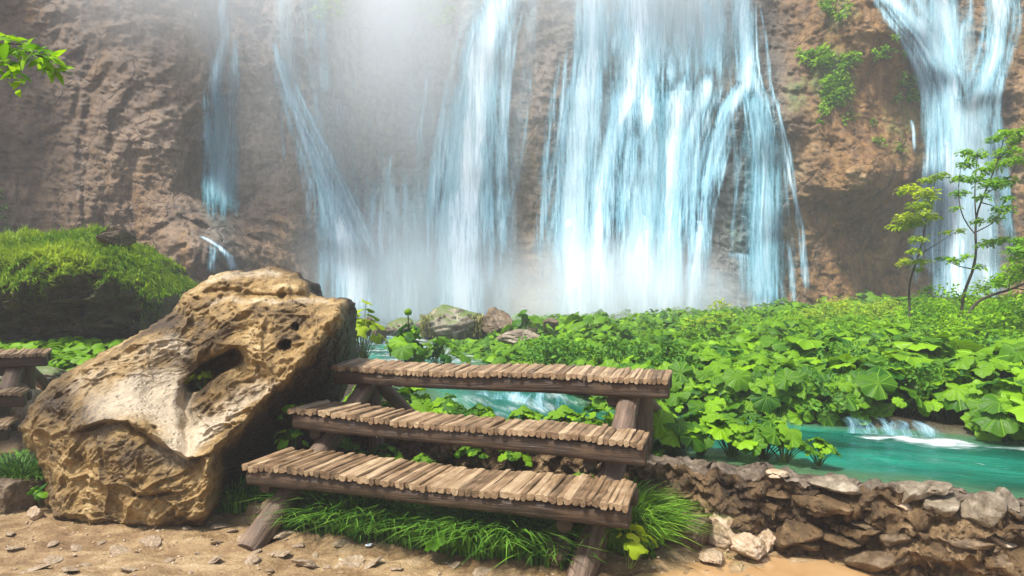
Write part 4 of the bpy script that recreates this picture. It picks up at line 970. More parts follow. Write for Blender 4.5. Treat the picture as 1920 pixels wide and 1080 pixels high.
# ------------------------------------------------------------------ three-tier plank bench of round logs
def plank(L, w, h, seed):
    """half-round billet along +y"""
    r_ = np.random.default_rng(seed); ns = 12
    th = np.arange(ns) / ns * TAU
    X = np.sign(np.cos(th)) * np.abs(np.cos(th)) ** .75 * w * .5; Z = np.where(np.sin(th) > 0, np.clip(np.sin(th) * 1.2, 0, .5 + .25 * r_.random()) * h * .55 * (1 + .25 * r_.normal() * np.cos(th)), np.sin(th) * h * .62)
    ys_ = np.array([0, .006, .03, .12, .25, .4, .55, .7, .85, .97, .994, 1]); sc_ = np.array([.93, .98, 1, 1, 1, 1, 1, 1, 1, 1, .98, .93]) * (1 + .10 * r_.normal() * (np.arange(12) / 11 - .5))
    V = []
    for k, (yy, s) in enumerate(zip(ys_, sc_)):
        p = np.stack([X * s, np.full(ns, yy * L), Z * s], -1)
        p += .16 * w * perlin(np.stack([X / w * 2, np.full(ns, yy * 3.2), Z / w * 2 + seed * 1.7], -1))[:, None] * np.array([1, 0, 1])
        V.append(p)
    bow = r_.normal() * .006
    V = np.array(V); V[..., 0] += bow * np.sin(np.pi * ys_)[:, None]
    n = len(ys_); i = np.arange(n * ns).reshape(n, ns); j = np.roll(i, -1, 1)
    q = np.stack([i[:-1], i[1:], j[1:], j[:-1]], -1).reshape(-1, 4)
    A = V.reshape(-1, 3); m = len(A); A = np.concatenate([A, V[0], V[-1], [V[0].mean(0)], [V[-1].mean(0)]])
    a0 = m + np.arange(ns); a1 = np.roll(a0, -1)
    tri = np.concatenate([np.stack([a0, a1, np.full(ns, m + 2 * ns)], -1), np.stack([a1 + ns, a0 + ns, np.full(ns, m + 2 * ns + 1)], -1)])
    return A, [q, tri]

def beam_mesh(L, hh, dd, seed, name):
    """roughly squared log along +x"""
    n, ns = 40, 20; th = (np.arange(ns) + .5) / ns * TAU
    c, s = np.cos(th), np.sin(th); k = 1 / np.maximum(np.abs(c), np.abs(s)) ** .88
    x = np.concatenate([[0, .008], np.linspace(.03, L - .03, n), [L - .008, L]]); V = []
    for xx in x:
        e = .93 if (xx == 0 or xx == L) else 1
        p = np.stack([np.full(ns, xx), c * k * dd * .5 * e, s * k * hh * .5 * e], -1)
        w = .05 * fbm(np.stack([np.full(ns, xx * 1.1), c * 1.1, s * 1.1 + seed * 5], -1), 3)
        p[:, 1] += w * dd * c * 1.6; p[:, 2] += w * hh * s * 1.6 + .10 * hh * perlin(np.array([[xx * .9, seed * 3.3, 0]]))[0]
        V.append(p)
    V = np.array(V); m = len(x); i = np.arange(m * ns).reshape(m, ns); j = np.roll(i, -1, 1)
    A = np.concatenate([V.reshape(-1, 3), [V[0].mean(0)], [V[-1].mean(0)]])
    return mesh(name, A, [np.stack([i[:-1], i[1:], j[1:], j[:-1]], -1).reshape(-1, 4)[:, ::-1],
                          np.concatenate([np.stack([j[0], i[0], np.full(ns, m * ns)], -1), np.stack([i[-1], j[-1], np.full(ns, m * ns + 1)], -1)])])

BROT = math.radians(-18)
BROOT = np.array([-1.859, 4.40, 0.0])
bench = thing('tiered_bench', 'rustic three-tier bench of split-log planks on slanting log legs, complete and nearest', 'bench', tuple(BROOT), BROT)
# tiers: (u0, s0, z left, u1, z right, plank depth, back lift, mean plank width, beam height, beam sag)
TIERS = [(0.0, 0.0, .50, 2.64, .475, .50, .0, .045, .10), (0.0, .497, .80, 2.68, .725, .41, .0, .042, .11), (0.0, 1.05, 1.072, 2.76, 1.075, .37, .03, .040, .115)]
for ti, (u0, s0, z0, u1, z1, dep, lift, pw, bh) in enumerate(TIERS):
    parts = []; u = u0; k = 0
    rr = np.random.default_rng(50 + ti)
    while u < u1 - .02:
        w = pw * rr.choice([.75, .9, 1, 1.1, 1.45], p=[.2, .25, .3, .18, .07])
        L = dep * rr.uniform(.97, 1.025); A, fs = plank(L, w * 1.10, .046 * rr.uniform(.9, 1.1), ti * 100 + k)
        rz = rr.normal() * .014; fr = (u - u0) / (u1 - u0)
        c_, s_ = math.cos(rz), math.sin(rz)
        pit = lift / dep + rr.normal() * .010
        A = A @ np.array([[c_, s_, 0], [-s_, c_, 0], [0, 0, 1]])
        A = A + np.array([u + w / 2, s0 + rr.normal() * .006, z0 + (z1 - z0) * fr - .026 + rr.normal() * .003 + .010 * math.sin(fr * 9 + ti)])
        A[:, 2] += (A[:, 1] - s0) * pit
        parts.append((A, fs, np.full(len(A), rr.random()))); u += w; k += 1
    V, f, t = join(parts)
    obj('plank_seat', mesh('plank_seat', V, f, True, {'tint': t}), M_PLANK, bench)
    sl = math.atan2(z1 - z0, u1 - u0)
    for yy, hh in ((.085, bh), (dep - .07, bh * .85)):
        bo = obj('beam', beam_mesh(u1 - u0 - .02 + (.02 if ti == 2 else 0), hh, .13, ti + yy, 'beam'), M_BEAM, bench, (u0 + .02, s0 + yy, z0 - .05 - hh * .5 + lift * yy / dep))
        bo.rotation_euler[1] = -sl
def log(a, b, r0, r1, name='leg', seed=0, mat=None):
    a, b = np.array(a, float), np.array(b, float); L = np.linalg.norm(b - a)
    n = 26; t = np.linspace(0, 1, n); pts = np.stack([0 * t + .012 * np.sin(t * 5 + seed), .010 * np.sin(t * 4 + seed * 2), t * L], -1)
    r = r0 + (r1 - r0) * t; r[0] *= .9; r[-1] *= .9
    V, fs = tube(pts, r, 18, .11, seed * 7)
    o = obj(name, mesh(name, V, fs), mat or M_LEG, bench, tuple(a))
    o.rotation_mode = 'QUATERNION'; o.rotation_quaternion = Vector(b - a).to_track_quat('Z', 'Y')
    return o
log((.19, -.15, -.04), (.24, 1.30, .93), .088, .078, seed=1)
log((2.34, .04, -.08), (2.50, 1.27, .93), .088, .08, seed=2)
log((.27, 1.36, -.05), (.22, 1.36, .95), .07, .066, 'post', 3)
log((2.58, 1.42, -.05), (2.56, 1.36, .95), .072, .07, 'post', 4)
log((.66, 2.22, .05), (.24, 1.30, .96), .062, .06, 'brace', 5)
log((2.85, 2.15, .25), (2.52, 1.34, .96), .06, .058, 'brace', 6)
for ti, (u0, s0, z0, u1, z1, dep, *_r) in enumerate(TIERS):
    bh = TIERS[ti][8]
    for ub, zz in ((.10 + .11 * ti / 2 + .0, z0), (2.24 + .07 * ti, z1)):
        log((ub, s0 + .10, zz - .05 - bh - .04), (ub, s0 + dep + .14, zz - .05 - bh - .04), .050, .048, 'bearer', 10 + ti + int(ub), M_BEAM)
copy_tree(bench, (-7.0, 4.69, 0), math.radians(28), 1, 'second tiered log bench, only its dark sawn beam ends showing past the boulder')

# ------------------------------------------------------------------ broad-leaved plants
def plant_proto(name, seed, n, height, spread, size, leaves=LEAFHI, mat=None, flat=.55):
    (V, f, at), (Vs, fs, ats) = clump(seed, n, height, spread, size, leaves, flat)
    return (mesh('foliage', V, f, True, at), mesh('stalk', Vs, fs, True, ats), mat or M_BUTTER, name)
def put_plant(p, loc, rz, sc, label, cat='plant', group=None, name=None, sx=None):
    r = thing(name or p[3], label, cat, loc, rz, group)
    r.scale = (sc, sc, sc) if sx is None else sx
    obj('foliage', p[0], p[2], r); obj('stalk', p[1], M_STEM, r)
    return r
BIG = [plant_proto('butterbur_plant', 200 + k, 24, .46, .34, .135) for k in range(7)]
MED = [plant_proto('butterbur_plant', 220 + k, 24, .38, .32, .105) for k in range(6)]
# plants rooted along the near bank by the wall: (px, py of leaf-top, depth, scale, label)
NEARP = [(1255, 862, 5.05, .72, 'tall light-green butterbur rooted on the wall right behind the bench post'), (1312, 860, 5.15, .74, 'broad butterbur with upright crinkled leaves, second along the wall from the bench post'),
         (1372, 868, 5.05, .64, 'butterbur with dark stalks showing, mid way along the wall plants'), (1432, 872, 4.95, .6, 'butterbur with folded bright leaves overhanging the green pool'),
         (1470, 880, 4.85, .5, 'last upright butterbur at the pool edge of the wall plants'), (1535, 888, 4.72, .38, 'low pale silvery leaf lying over the wall top at the pool edge')]
for k, (px, py, d, sc, lab) in enumerate(NEARP):
    x = (px - CX) / F * d
    put_plant(BIG[k % 7], (x, d, .42), rng.random() * 6, sc, lab)
# leaves under and behind the bench
UNDER = [(640, 845, 5.75, .75, 'pale butterbur patch between the dark post and the boulder'), (720, 850, 5.55, .62, 'butterbur leaves showing between the two lower plank seats'), (790, 865, 5.4, .5, 'small butterbur at the foot of the bench brace'),
         (890, 838, 5.35, .5, 'small butterbur on the mossy boulder behind the lowest seat'), (965, 842, 5.2, .55, 'butterbur growing at the middle of the gap above the lowest seat'), (1110, 862, 5.0, .5, 'little butterbur at the foot of the bench leg by the wall'), (700, 772, 6.4, .8, 'butterbur standing behind the dark post, between the upper seats'), (900, 772, 6.0, .62, 'low butterbur at the near edge of the white cascade'), (985, 778, 5.9, .66, 'butterbur hiding the lower end of the white cascade'), (1010, 725, 8.0, .9, 'butterbur across the water just under the top plank seat'), (690, 730, 7.6, .8, 'butterbur by the huge boulder just under the top plank seat'),
         (600, 770, 6.6, .7, 'butterbur seen through the gap at the boulder end of the top seat'), (775, 775, 6.3, .95, 'dense leafy plant seen between the top seats, beside the dark brace'), (838, 778, 6.25, .85, 'leafy plant at the cascade edge between the two upper seats'),
         (1062, 790, 5.75, .85, 'butterbur in front of the white cascade, seen between the upper seats'), (1122, 800, 5.6, .9, 'butterbur next to the leaning bench leg, seen between the upper seats'), (1175, 800, 6.2, .8, 'butterbur directly behind the upper end of the bench leg')]
for k, (px, py, d, sc, lab) in enumerate(UNDER):
    x = (px - CX) / F * d; z = EYE + (HY - py) / F * d
    put_plant(MED[k % 6], (x, d, max(z - .28 * sc, float(ground(x, d)) - .03)), rng.random() * 6, sc, lab)
# one big single leaf under the middle seat
lf = thing('butterbur_plant', 'single round butterbur leaf hanging under the middle plank seat', 'plant', tuple(P(1040, 868, 5.3)))
pv, pf, uv = LEAFHI[1]
M = frame_mat(np.array([[0, 0, .09]]), np.array([[-.1, -1.0, .35]]), np.array([2.2]), np.array([.115])); V, f, t = merge(pv, pf, M, np.array([.6]))
obj('foliage', mesh('foliage', V, f, True, {'tint': t, 'leafuv': uv}), M_BUTTER, lf)
Vs, fs = tube(lerp_path([[.02, .02, -.35], [.0, .03, -.1], [0, .01, .09]], 6), .006, 5, cap=False); obj('stalk', mesh('stalk', Vs, fs, True, {'tint': np.zeros(len(Vs))}), M_STEM, lf)

def leaf_cloud(centres, radii, per, size, seed, flat=.6, proto=SMALL, squash=.55):
    r2 = np.random.default_rng(seed); P_ = []; N_ = []; T_ = []
    for c, R in zip(centres, radii):
        k = max(5, int(per * R * R * 46)); v = r2.normal(size=(k, 3)); v /= np.linalg.norm(v, axis=1)[:, None]
        v *= (r2.random(k) ** .45)[:, None] * R * np.array([1, 1, squash]); P_.append(np.asarray(c) + v)
        N_.append(np.c_[r2.normal(size=(k, 2)) * flat + v[:, :2] / R * .5, np.ones(k)]); T_.append(np.clip(r2.normal(size=k) * .2 + .45 + r2.normal() * .18, 0, 1))
    P_ = np.concatenate(P_); M = frame_mat(P_, np.concatenate(N_), r2.random(len(P_)) * TAU, size * r2.uniform(.6, 1.25, len(P_)))
    V, f, t = merge(proto[0], proto[1], M, np.concatenate(T_))
    return V, f, {'tint': t}
def inside_bank(x, y):
    D, W, sd = stream_dist(x, y); return (D > .02) & (sd > 0)
# the bank beyond the pool: single plants near the water, then a leafy mass
cand = []
r_ = np.random.default_rng(21)
xs_, ys_ = np.meshgrid(np.arange(-1.2, 8.6, .40), np.arange(5.0, 10.0, .40))
X = xs_.ravel() + r_.normal(size=xs_.size) * .09; Y = ys_.ravel() + r_.normal(size=xs_.size) * .09
ok = inside_bank(X, Y) & (np.abs(X) < .88 * Y + .4)
gap = (np.hypot((X - 3.6) / .62, (Y - 6.0) / .42) < 1)
ok &= ~gap
X, Y = X[ok], Y[ok]; Z = ground(X, Y); Dk = stream_dist(X, Y)[0]
def herb(seed):
    r2 = np.random.default_rng(seed); cs = [np.array([r2.normal() * .14, r2.normal() * .14, .2 + .34 * r2.random()]) for _ in range(26)]
    V, f, at = leaf_cloud(cs, [.11] * 26, 42, .062, seed, .8, SMALL, .6)
    Vs, fs, _ = join([(*tube(lerp_path([c * [.2, .2, 0], c * [.7, .7, .6], c], 4), .004, 4, cap=False), np.zeros(16)) for c in cs])
    return (mesh('foliage', V, f, True, at), mesh('stalk', Vs, fs, True, {'tint': np.zeros(len(Vs))}), M_HERB, 'herb')
M_HERB = m_leaf('herb_leaf', (.02, .10, .006), (.16, .38, .03), False, .35, .55, .2)
FINE = [herb(s_) for s_ in range(3)]
for k, (x, y, z) in enumerate(zip(X, Y, Z)):
    if r_.random() < .10:
        put_plant(FINE[k % 3], (x, y, z - .02), r_.random() * 6, r_.uniform(.8, 1.25), 'fine-leaved dark green herb growing between the big round leaves beyond the pool', 'plant', 'fine-leaved herbs among the big leaves beyond the pool'); continue
    p = (BIG if (x > .8 and y < 8.6) else MED)
    sc = r_.uniform(.78, 1.12) * (1.0 + .3 * float(sstep(1.5, 4.5, x)))
    put_plant(p[k % len(p)], (x, y, z - .04), r_.random() * 6, sc, 'butterbur plant with big round leaves in the dense bank beyond the green pool', 'plant', 'butterbur plants covering the bank beyond the pool')
# overhanging fringe at the water line
edge = []
for k in range(len(SL)):
    x, y = SL[k, 0] + nrm[k, 0] * (SL[k, 2] + .02), SL[k, 1] + nrm[k, 1] * (SL[k, 2] + .02)
    if 1.0 < x < 7 and abs(x) < .9 * y: edge.append((x, y))
edge = np.array(edge)
def leafmass(name, pos, nor, size, protos, mat, tint, uvs=True):
    """many leaves as one stuff object"""
    r2 = np.random.default_rng(len(pos)); pick = r2.integers(len(protos), size=len(pos)); parts = []; uv_ = []
    for j, pr in enumerate(protos):
        m = pick == j
        if not m.any(): continue
        M = frame_mat(pos[m], nor[m], r2.random(m.sum()) * TAU, size[m]); parts.append(merge(pr[0], pr[1], M, tint[m]))
        if len(pr) > 2: uv_.append(np.tile(pr[2], (m.sum(), 1)))
    V, f, t = join(parts); at = {'tint': t}
    if uv_: at['leafuv'] = np.concatenate(uv_)
    return mesh(name, V, f, True, at)
n = 520; e = edge[rng.integers(len(edge), size=n)] + rng.normal(size=(n, 2)) * .07
e[:, 1] += np.abs(rng.normal(size=n)) * .06
m = ~(np.hypot((e[:, 0] - 3.75) / .5, (e[:, 1] - 5.9) / .5) < 1); e = e[m]; n = len(e)
pos = np.c_[e, .42 + rng.random(n) ** 1.3 * .42]
nor = np.c_[rng.normal(size=n) * .3 - .25, -.75 + rng.normal(size=n) * .25, .7 + 0 * e[:, 0]]
kind(obj('waterside_leaves', leafmass('waterside_leaves', pos, nor, rng.uniform(.06, .15, n), LEAFHI, M_BUTTER, rng.random(n) * .75), M_BUTTER), 'stuff')

n = 24000
X = rng.uniform(-7, 17, n * 3); Y = rng.uniform(8.8, 23.5, n * 3)
ok = inside_bank(X, Y) & (np.abs(X) < .85 * Y) & (rng.random(n * 3) < (.35 + 2.4 / (Y - 7)) * (1 - .6 * sstep(10, 11, Y) * sstep(2, 3.5, X))); X, Y = X[ok][:n], Y[ok][:n]; n = len(X)
pz = np.stack([X, Y, 0 * X], -1)
hgt = .30 + .30 * fbm(pz * .8, 3) + .22 * fbm(pz * 1.9 + 7, 2)
hgt = hgt * (.5 + .5 * sstep(-1.5, 3.5, X))
pos = np.c_[X, Y, ground(X, Y) + np.clip(hgt, .05, .8) - rng.random(n) ** 2 * .22]
nor = np.c_[rng.normal(size=n) * .45, -.28 + rng.normal(size=n) * .45, np.ones(n)]
sz = rng.uniform(.055, .12, n) * (1 + .5 * sstep(.1, .5, fbm(pz * .6 + 20, 2)))
kind(obj('bank_leaves', leafmass('bank_leaves', pos, nor, sz, LEAFLO, M_BUTTERFAR, np.clip(.45 + .35 * fbm(pz * .7 + 3, 2) + rng.normal(size=n) * .2, 0, 1)), M_BUTTERFAR), 'stuff')

# left, behind the far bench and boulder: ground cover
n = 2600; X = rng.uniform(-9.5, -3.2, n); Y = rng.uniform(7.4, 10.4, n)
pz = np.stack([X, Y, 0 * X], -1); pos = np.c_[X, Y, ground(X, Y) + .06 + .12 * rng.random(n)]
kind(obj('ground_cover', leafmass('ground_cover', pos, np.c_[rng.normal(size=n) * .4, -.3 + rng.normal(size=n) * .4, np.ones(n)], rng.uniform(.04, .1, n), LEAFLO, M_BUTTERFAR, np.clip(.6 + .3 * fbm(pz, 2), 0, 1)), M_BUTTERFAR), 'stuff')

# tall plant with a seed head standing in the rapids
def at_px(px, py, d): return tuple(P(px, py, d))
r = put_plant(plant_proto('flowering_plant', 300, 22, .75, .42, .17, LEAFHI, M_BUTTERFAR, .8), at_px(765, 690, 9.6), 1, .8, 'tall plant with a round yellow-green seed head, standing by the rapids', 'plant')
Vs, fs = tube(lerp_path([[0, 0, .2], [.02, 0, .7], [.0, 0, 1.02]], 6), .012, 6); Vh = rock_mesh(7, .075, .075, .06, 2, 0, .12, 'seed_head')
obj('flower_stem', mesh('flower_stem', Vs, fs, True, {'tint': np.zeros(len(Vs))}), M_STEM, r); Vh.attributes.new('tint', 'FLOAT', 'POINT'); obj('seed_head', Vh, M_YELLOW, r, (0, 0, 1.05))
put_plant(plant_proto('butterbur_plant', 301, 20, .5, .5, .17, LEAFHI, M_BUTTERFAR, .6), at_px(822, 690, 9.9), 2, .85, 'low leafy clump just right of the plant with the seed head', 'plant')
put_plant(plant_proto('leafy_plant', 302, 26, .75, .30, .10, LEAFLO, M_YELLOW, .7), at_px(680, 672, 8.2), 2, .9, 'yellow-green leafy weed growing at the stream side of the huge boulder', 'plant')
put_plant(plant_proto('leafy_plant', 303, 22, .5, .45, .12, LEAFLO, M_BUTTERFAR, .7), at_px(985, 640, 14.5), 2, 1.3, 'dark green clump beside the dark angular rock below the falls', 'plant')
put_plant(plant_proto('leafy_plant', 304, 22, .5, .6, .13, LEAFLO, M_BUTTERFAR, .7), at_px(1110, 640, 14), 2, 1.3, 'round leafy clump in front of the foot of the widest fall', 'plant')
put_plant(plant_proto('leafy_plant', 305, 14, .16, .13, .05, LEAFLO, M_YELLOW, .7), at_px(380, 722, 5.2), 2, .8, 'little fern-like plant growing inside the hollow of the huge boulder', 'plant')
put_plant(plant_proto('leafy_plant', 306, 9, .2, .12, .05, LEAFLO, M_BUTTERFAR, .7), at_px(78, 940, 4.85), 2, .7, 'small seedling at the shaded edge of the huge boulder', 'plant')

def lance_plant(seed, n, L, h, up=.35):
    r2 = np.random.default_rng(seed); parts = []
    for k in range(n):
        a = k / n * TAU + r2.normal() * .25; tilt = r2.uniform(.5, 1.1)
        dirv = np.array([math.cos(a) * tilt, math.sin(a) * tilt, up + .5 * r2.random()]); dirv /= np.linalg.norm(dirv)
        side = np.cross(dirv, [0, 0, 1]); side /= np.linalg.norm(side); up_ = np.cross(side, dirv)
        M = np.eye(4); s = L * r2.uniform(.7, 1.1); M[:3, 0] = side * s; M[:3, 1] = dirv * s; M[:3, 2] = up_ * s; M[:3, 3] = [0, 0, h * (k / n)]
        parts.append(merge(lance_leaf(6, .2, .55)[0], lance_leaf(6, .2, .55)[1], M[None], np.array([r2.random()])))
    V, f, t = join(parts); Vs, fs = tube([[0, 0, -.05], [0, 0, h * .5], [0, 0, h]], .007, 6)
    return (mesh('foliage', V, f, True, {'tint': t}), mesh('stalk', Vs, fs, True, {'tint': np.zeros(len(Vs))}), M_BUTTERFAR, 'weed')
put_plant(lance_plant(1, 11, .22, .26), at_px(963, 1010, 4.15), 0, 1, 'dark weed with long drooping pointed leaves under the lowest seat', 'plant')
put_plant(lance_plant(2, 8, .14, .20), at_px(1082, 880, 5.2), 0, 1, 'slender willow-leaved weed beside the single round leaf', 'plant')
put_plant(plant_proto('broad_weed', 310, 8, .2, .15, .075, LEAFHI, M_BUTTERFAR, .8), at_px(845, 1030, 4.05), 1, 1, 'light broad-leaved weed in front of the grass under the lowest seat', 'plant')
put_plant(plant_proto('broad_weed', 311, 10, .22, .16, .05, LEAFLO, M_YELLOW, .8), at_px(1180, 1050, 3.75), 1, .9, 'small yellow-green weed at the base of the large grass tuft', 'plant')
put_plant(plant_proto('broad_weed', 312, 9, .16, .16, .05, LEAFLO, M_BUTTERFAR, .8), at_px(552, 790, 5.05), 1, .9, 'small sprig hanging below the boulder end of the middle seat', 'plant')
put_plant(plant_proto('broad_weed', 313, 9, .2, .16, .05, LEAFLO, M_BUTTERFAR, .8), at_px(548, 852, 5.0), 1, 1, 'small weed sprouting above the boulder end of the lowest seat', 'plant')
for k, (px, py, d, sc, lab) in enumerate([(1612, 942, 4.2, .55, 'tiny pale-leaved seedling growing out of the earth wall face'), (1345, 955, 4.65, .5, 'tiny dark seedling low on the earth wall near the grass tuft'), (1395, 925, 4.55, .6, 'thin sprig of weed on the earth wall under its cap stones')]):
    put_plant(plant_proto('seedling', 320 + k, 7, .12, .09, .035, LEAFLO, M_YELLOW if k != 1 else M_BUTTERFAR, .8), at_px(px, py + 15, d), k, sc * 1.3, lab, 'plant')

# mixed low greenery under the bench
n = 2600; u = rng.uniform(.1, 2.75, n); s = rng.uniform(.45, 1.7, n)
cR, sR = math.cos(BROT), math.sin(BROT)
X = BROOT[0] + u * cR - s * sR; Y = BROOT[1] + u * sR + s * cR
pos = np.c_[X, Y, ground(X, Y) + rng.random(n) * .10 + .01]
kind(obj('undergrowth', leafmass('undergrowth', pos, np.c_[rng.normal(size=n) * .6, -.5 + rng.normal(size=n) * .5, np.ones(n)], rng.uniform(.014, .034, n), LEAFLO, M_BUTTERFAR, rng.random(n) * .4), M_BUTTERFAR), 'stuff')

# ------------------------------------------------------------------ grass
def tuft(name, label, c, rx, ry, n, h, mat, seed, out=.5, width=.006, rot=0, sag=-.3, group=None, lz=None):
    r2 = np.random.default_rng(seed)
    a = r2.random(n) * TAU; q = np.sqrt(r2.random(n)); bx, by = rx * q * np.cos(a), ry * q * np.sin(a)
    cr, sr = math.cos(rot), math.sin(rot); bx, by = bx * cr - by * sr, bx * sr + by * cr
    z = np.zeros(n) if lz is None else lz(bx, by)
    base = np.stack([bx, by, z], -1)
    lean = np.stack([np.cos(a + rot) * out * (.3 + q) + r2.normal(size=n) * .22, np.sin(a + rot) * out * (.3 + q) + r2.normal(size=n) * .22, np.full(n, sag) * (.3 + q) * .45], -1)
    V, f, at = grass(base, h * r2.uniform(.5, 1.1, n), lean, seed, width, 5)
    o = obj(name, mesh(name, V, f, True, at), mat, None, c)
    return tag(o, label, 'grass', group)
x, y, z = hit(1180, 1040)
tuft('grass_tuft', 'large bright drooping grass tuft at the wall end of the bench', (x, y + .17, z), .27, .25, 1500, .50, M_GRASSLIGHT, 1, .55, .0075, sag=-.35, lz=lambda a, b: .16 * np.exp(-(a * a + b * b) / .05))
x, y, z = hit(440, 955)
tuft('grass_tuft', 'dark green grass tuft between the huge boulder and the bench leg', (x, y + .1, z), .24, .24, 800, .46, M_GRASS, 2, .5, .0085)
x, y, z = hit(30, 930)
tuft('grass_tuft', 'dark shaded grass growing on the far side of the huge boulder under the second bench', (x - .1, y + .2, z), .42, .4, 1300, .5, M_GRASS, 3, .6, .010)
lab = 'clump of long green grass along the front under the lowest plank seat'
for k in range(16):
    f_ = (k + .5) / 16; px = 590 + f_ * 425; py = 985 + f_ * 72 + rng.normal() * 6
    x, y, z = hit(px, py)
    tuft('grass_clump', lab, (x, y + .12, z), .20, .19, 300, .52 * rng.uniform(.8, 1.15), M_GRASS, 10 + k, .5, .0085, group='grass clumps along the front of the bench')
pp = []
n = 3800; u = rng.uniform(.15, 2.3, n); s = rng.uniform(.15, 1.0, n)
X = BROOT[0] + u * cR - s * sR; Y = BROOT[1] + u * sR + s * cR
Vg, fg, ag = grass(np.c_[X, Y, ground(X, Y)], rng.uniform(.2, .42, n), np.c_[rng.normal(size=(n, 2)) * .5 + [0, -.25], np.full(n, -.12)], 9, .009, 4)
kind(obj('grass', mesh('grass', Vg, fg, True, ag), M_GRASS), 'stuff')
# straggling blades on and below the wall
pp = []
for px, py, d, m_ in [(1355, 925, 4.6, 14), (1390, 935, 4.55, 22), (1260, 900, 4.75, 14), (1320, 985, 4.5, 20), (1345, 1000, 4.4, 18), (1400, 1000, 4.35, 16), (1365, 1048, 4.05, 26), (1390, 1062, 3.95, 22), (1455, 1020, 4.2, 12), (1275, 1020, 4.25, 30), (1640, 960, 4.1, 8), (1210, 905, 4.9, 16)]:
    for _ in range(m_): pp.append(P(px + rng.normal() * 12, py + rng.normal() * 5, d + rng.normal() * .02))
Vg, fg, ag = grass(np.array(pp), rng.uniform(.05, .13, len(pp)), np.c_[rng.normal(size=(len(pp), 2)) * .6 + [0, -.3], np.full(len(pp), -.3)], 19, .003, 4)
kind(obj('sparse_grass', mesh('sparse_grass', Vg, fg, True, ag), M_DRYGRASS), 'stuff')

# ------------------------------------------------------------------ bushes, saplings, cliff plants
def bush(label, px, py, d, w, h, seed, mat, per=26, size=.075, n=46, group=None):
    """rounded shrub: fanned twigs and leaf sprays. w, h in metres"""
    r2 = np.random.default_rng(seed); x = (px - CX) / F * d; z = float(ground(x, d)); top = EYE + (HY - py) / F * d
    H = max(top - z, h) if h is None else h; z0 = top - H
    r = thing('bush', label, 'bush', (x, d, z0), 0, group)
    cs, tw = [], []
    for k in range(n):
        a = r2.random() * TAU; q = math.sqrt(r2.random()); hh = H * (.25 + .75 * r2.random()) * math.sqrt(max(.12, 1 - q * q * .9))
        c = np.array([w * q * math.cos(a), w * .8 * q * math.sin(a), hh]); cs.append(c)
        if k % 2 == 0: tw.append((*tube(lerp_path([[c[0] * .15, c[1] * .15, -.1], c * [.6, .6, .55], c], 5), np.linspace(.012, .004, 5), 4, cap=False), None))
    V, f, at = leaf_cloud(cs, r2.uniform(.14, .3, n) * w / .9, per, size, seed)
    obj('foliage', mesh('foliage', V, f, True, at), mat, r)
    Vs, fs, _ = join([(a_, b_, np.zeros(len(a_))) for a_, b_, _c in tw]); obj('twigs', mesh('twigs', Vs, fs), M_BARK, r)
    return r
bush('light green bush rising at the foot of the taller sapling', 1800, 532, 11.0, 1.3, 1.6, 1, M_BUSH, 22)
bush('large bright bush at the edge of the bank under the forked fall', 1905, 535, 9.6, 1.15, 1.6, 2, M_BUSH, 26)
bush('bush of fine light leaves in front of the shorter sapling', 1690, 585, 11.0, 1.25, 1.05, 3, M_BUSH, 24)
bush('low bright bush on the bank below the ochre rock', 1560, 600, 12.5, 1.4, .9, 4, M_BUSH, 22)
bush('soft low bush beside the dark hollow in the leafy bank', 1460, 630, 10.5, .9, .75, 5, M_BUSH, 24)
bush('bush hanging over the big leaves above the side stream', 1830, 640, 8.7, .95, .95, 6, M_BUSH, 26)
bush('bush spreading behind the big leaves at the pool bend', 1640, 640, 9.4, .95, .8, 7, M_BUSH, 26)
bush('dark round bush at the foot of the blue side of the widest fall', 1350, 606, 13.5, 1.1, .8, 8, M_BUTTERFAR, 24)
bush('yellowish shrub standing out against the blue side of the widest fall', 1335, 560, 14.5, .75, 1.15, 9, M_YELLOW, 18, .08, 40)
bush('yellow-green shrub at the foot of the ochre rock', 1540, 552, 15.0, .95, 1.1, 10, M_YELLOW, 18, .08, 44)
bush('low yellow-green shrub under the dark overhang', 1640, 566, 15.5, 1.2, .9, 11, M_YELLOW, 18, .08, 44)
bush('small shrub between the forked fall and the overhang', 1760, 555, 14.0, 1.0, .95, 12, M_BUSH, 20, .08, 40)
for k, (px, py, d, w_, h_, m_, lab) in enumerate([(1250, 612, 12.5, .9, .6, M_BUTTERFAR, 'low green cushion of leaves in front of the foot of the widest fall'), (1420, 592, 14.5, 1.1, .8, M_BUSH, 'light green shrub below the blue curtain of the widest fall'), (1490, 588, 13.5, 1.0, .8, M_BUSH, 'fine-leaved shrub on the bank where the ochre rock begins'),
        (1580, 622, 10.8, 1.0, .8, M_BUSH, 'fine light bush half way down the bank under the ochre rock'), (1720, 618, 10.2, .95, .8, M_BUSH, 'fine light bush just below the shorter sapling'), (1850, 592, 9.3, .9, 1.0, M_BUSH, 'thick fine-leaved bush under the leaning young tree'), (1760, 660, 8.9, .7, .6, M_YELLOW, 'pale bush spilling onto the big leaves by the side stream'), (1905, 650, 8.2, .75, .8, M_BUSH, 'fine bush above the big leaves at the far end of the pool'), (1390, 628, 11.5, .7, .6, M_BUSH, 'small light bush next to the dark hollow in the bank')]):
    bush(lab, px, py, d, w_, h_, 40 + k, m_, 24, .07, 50)
bush('dark leafy shrub in the shadow at the frame of the cliff', 1910, 505, 12.0, .9, 1.3, 13, M_BUSH, 20, .075, 40)

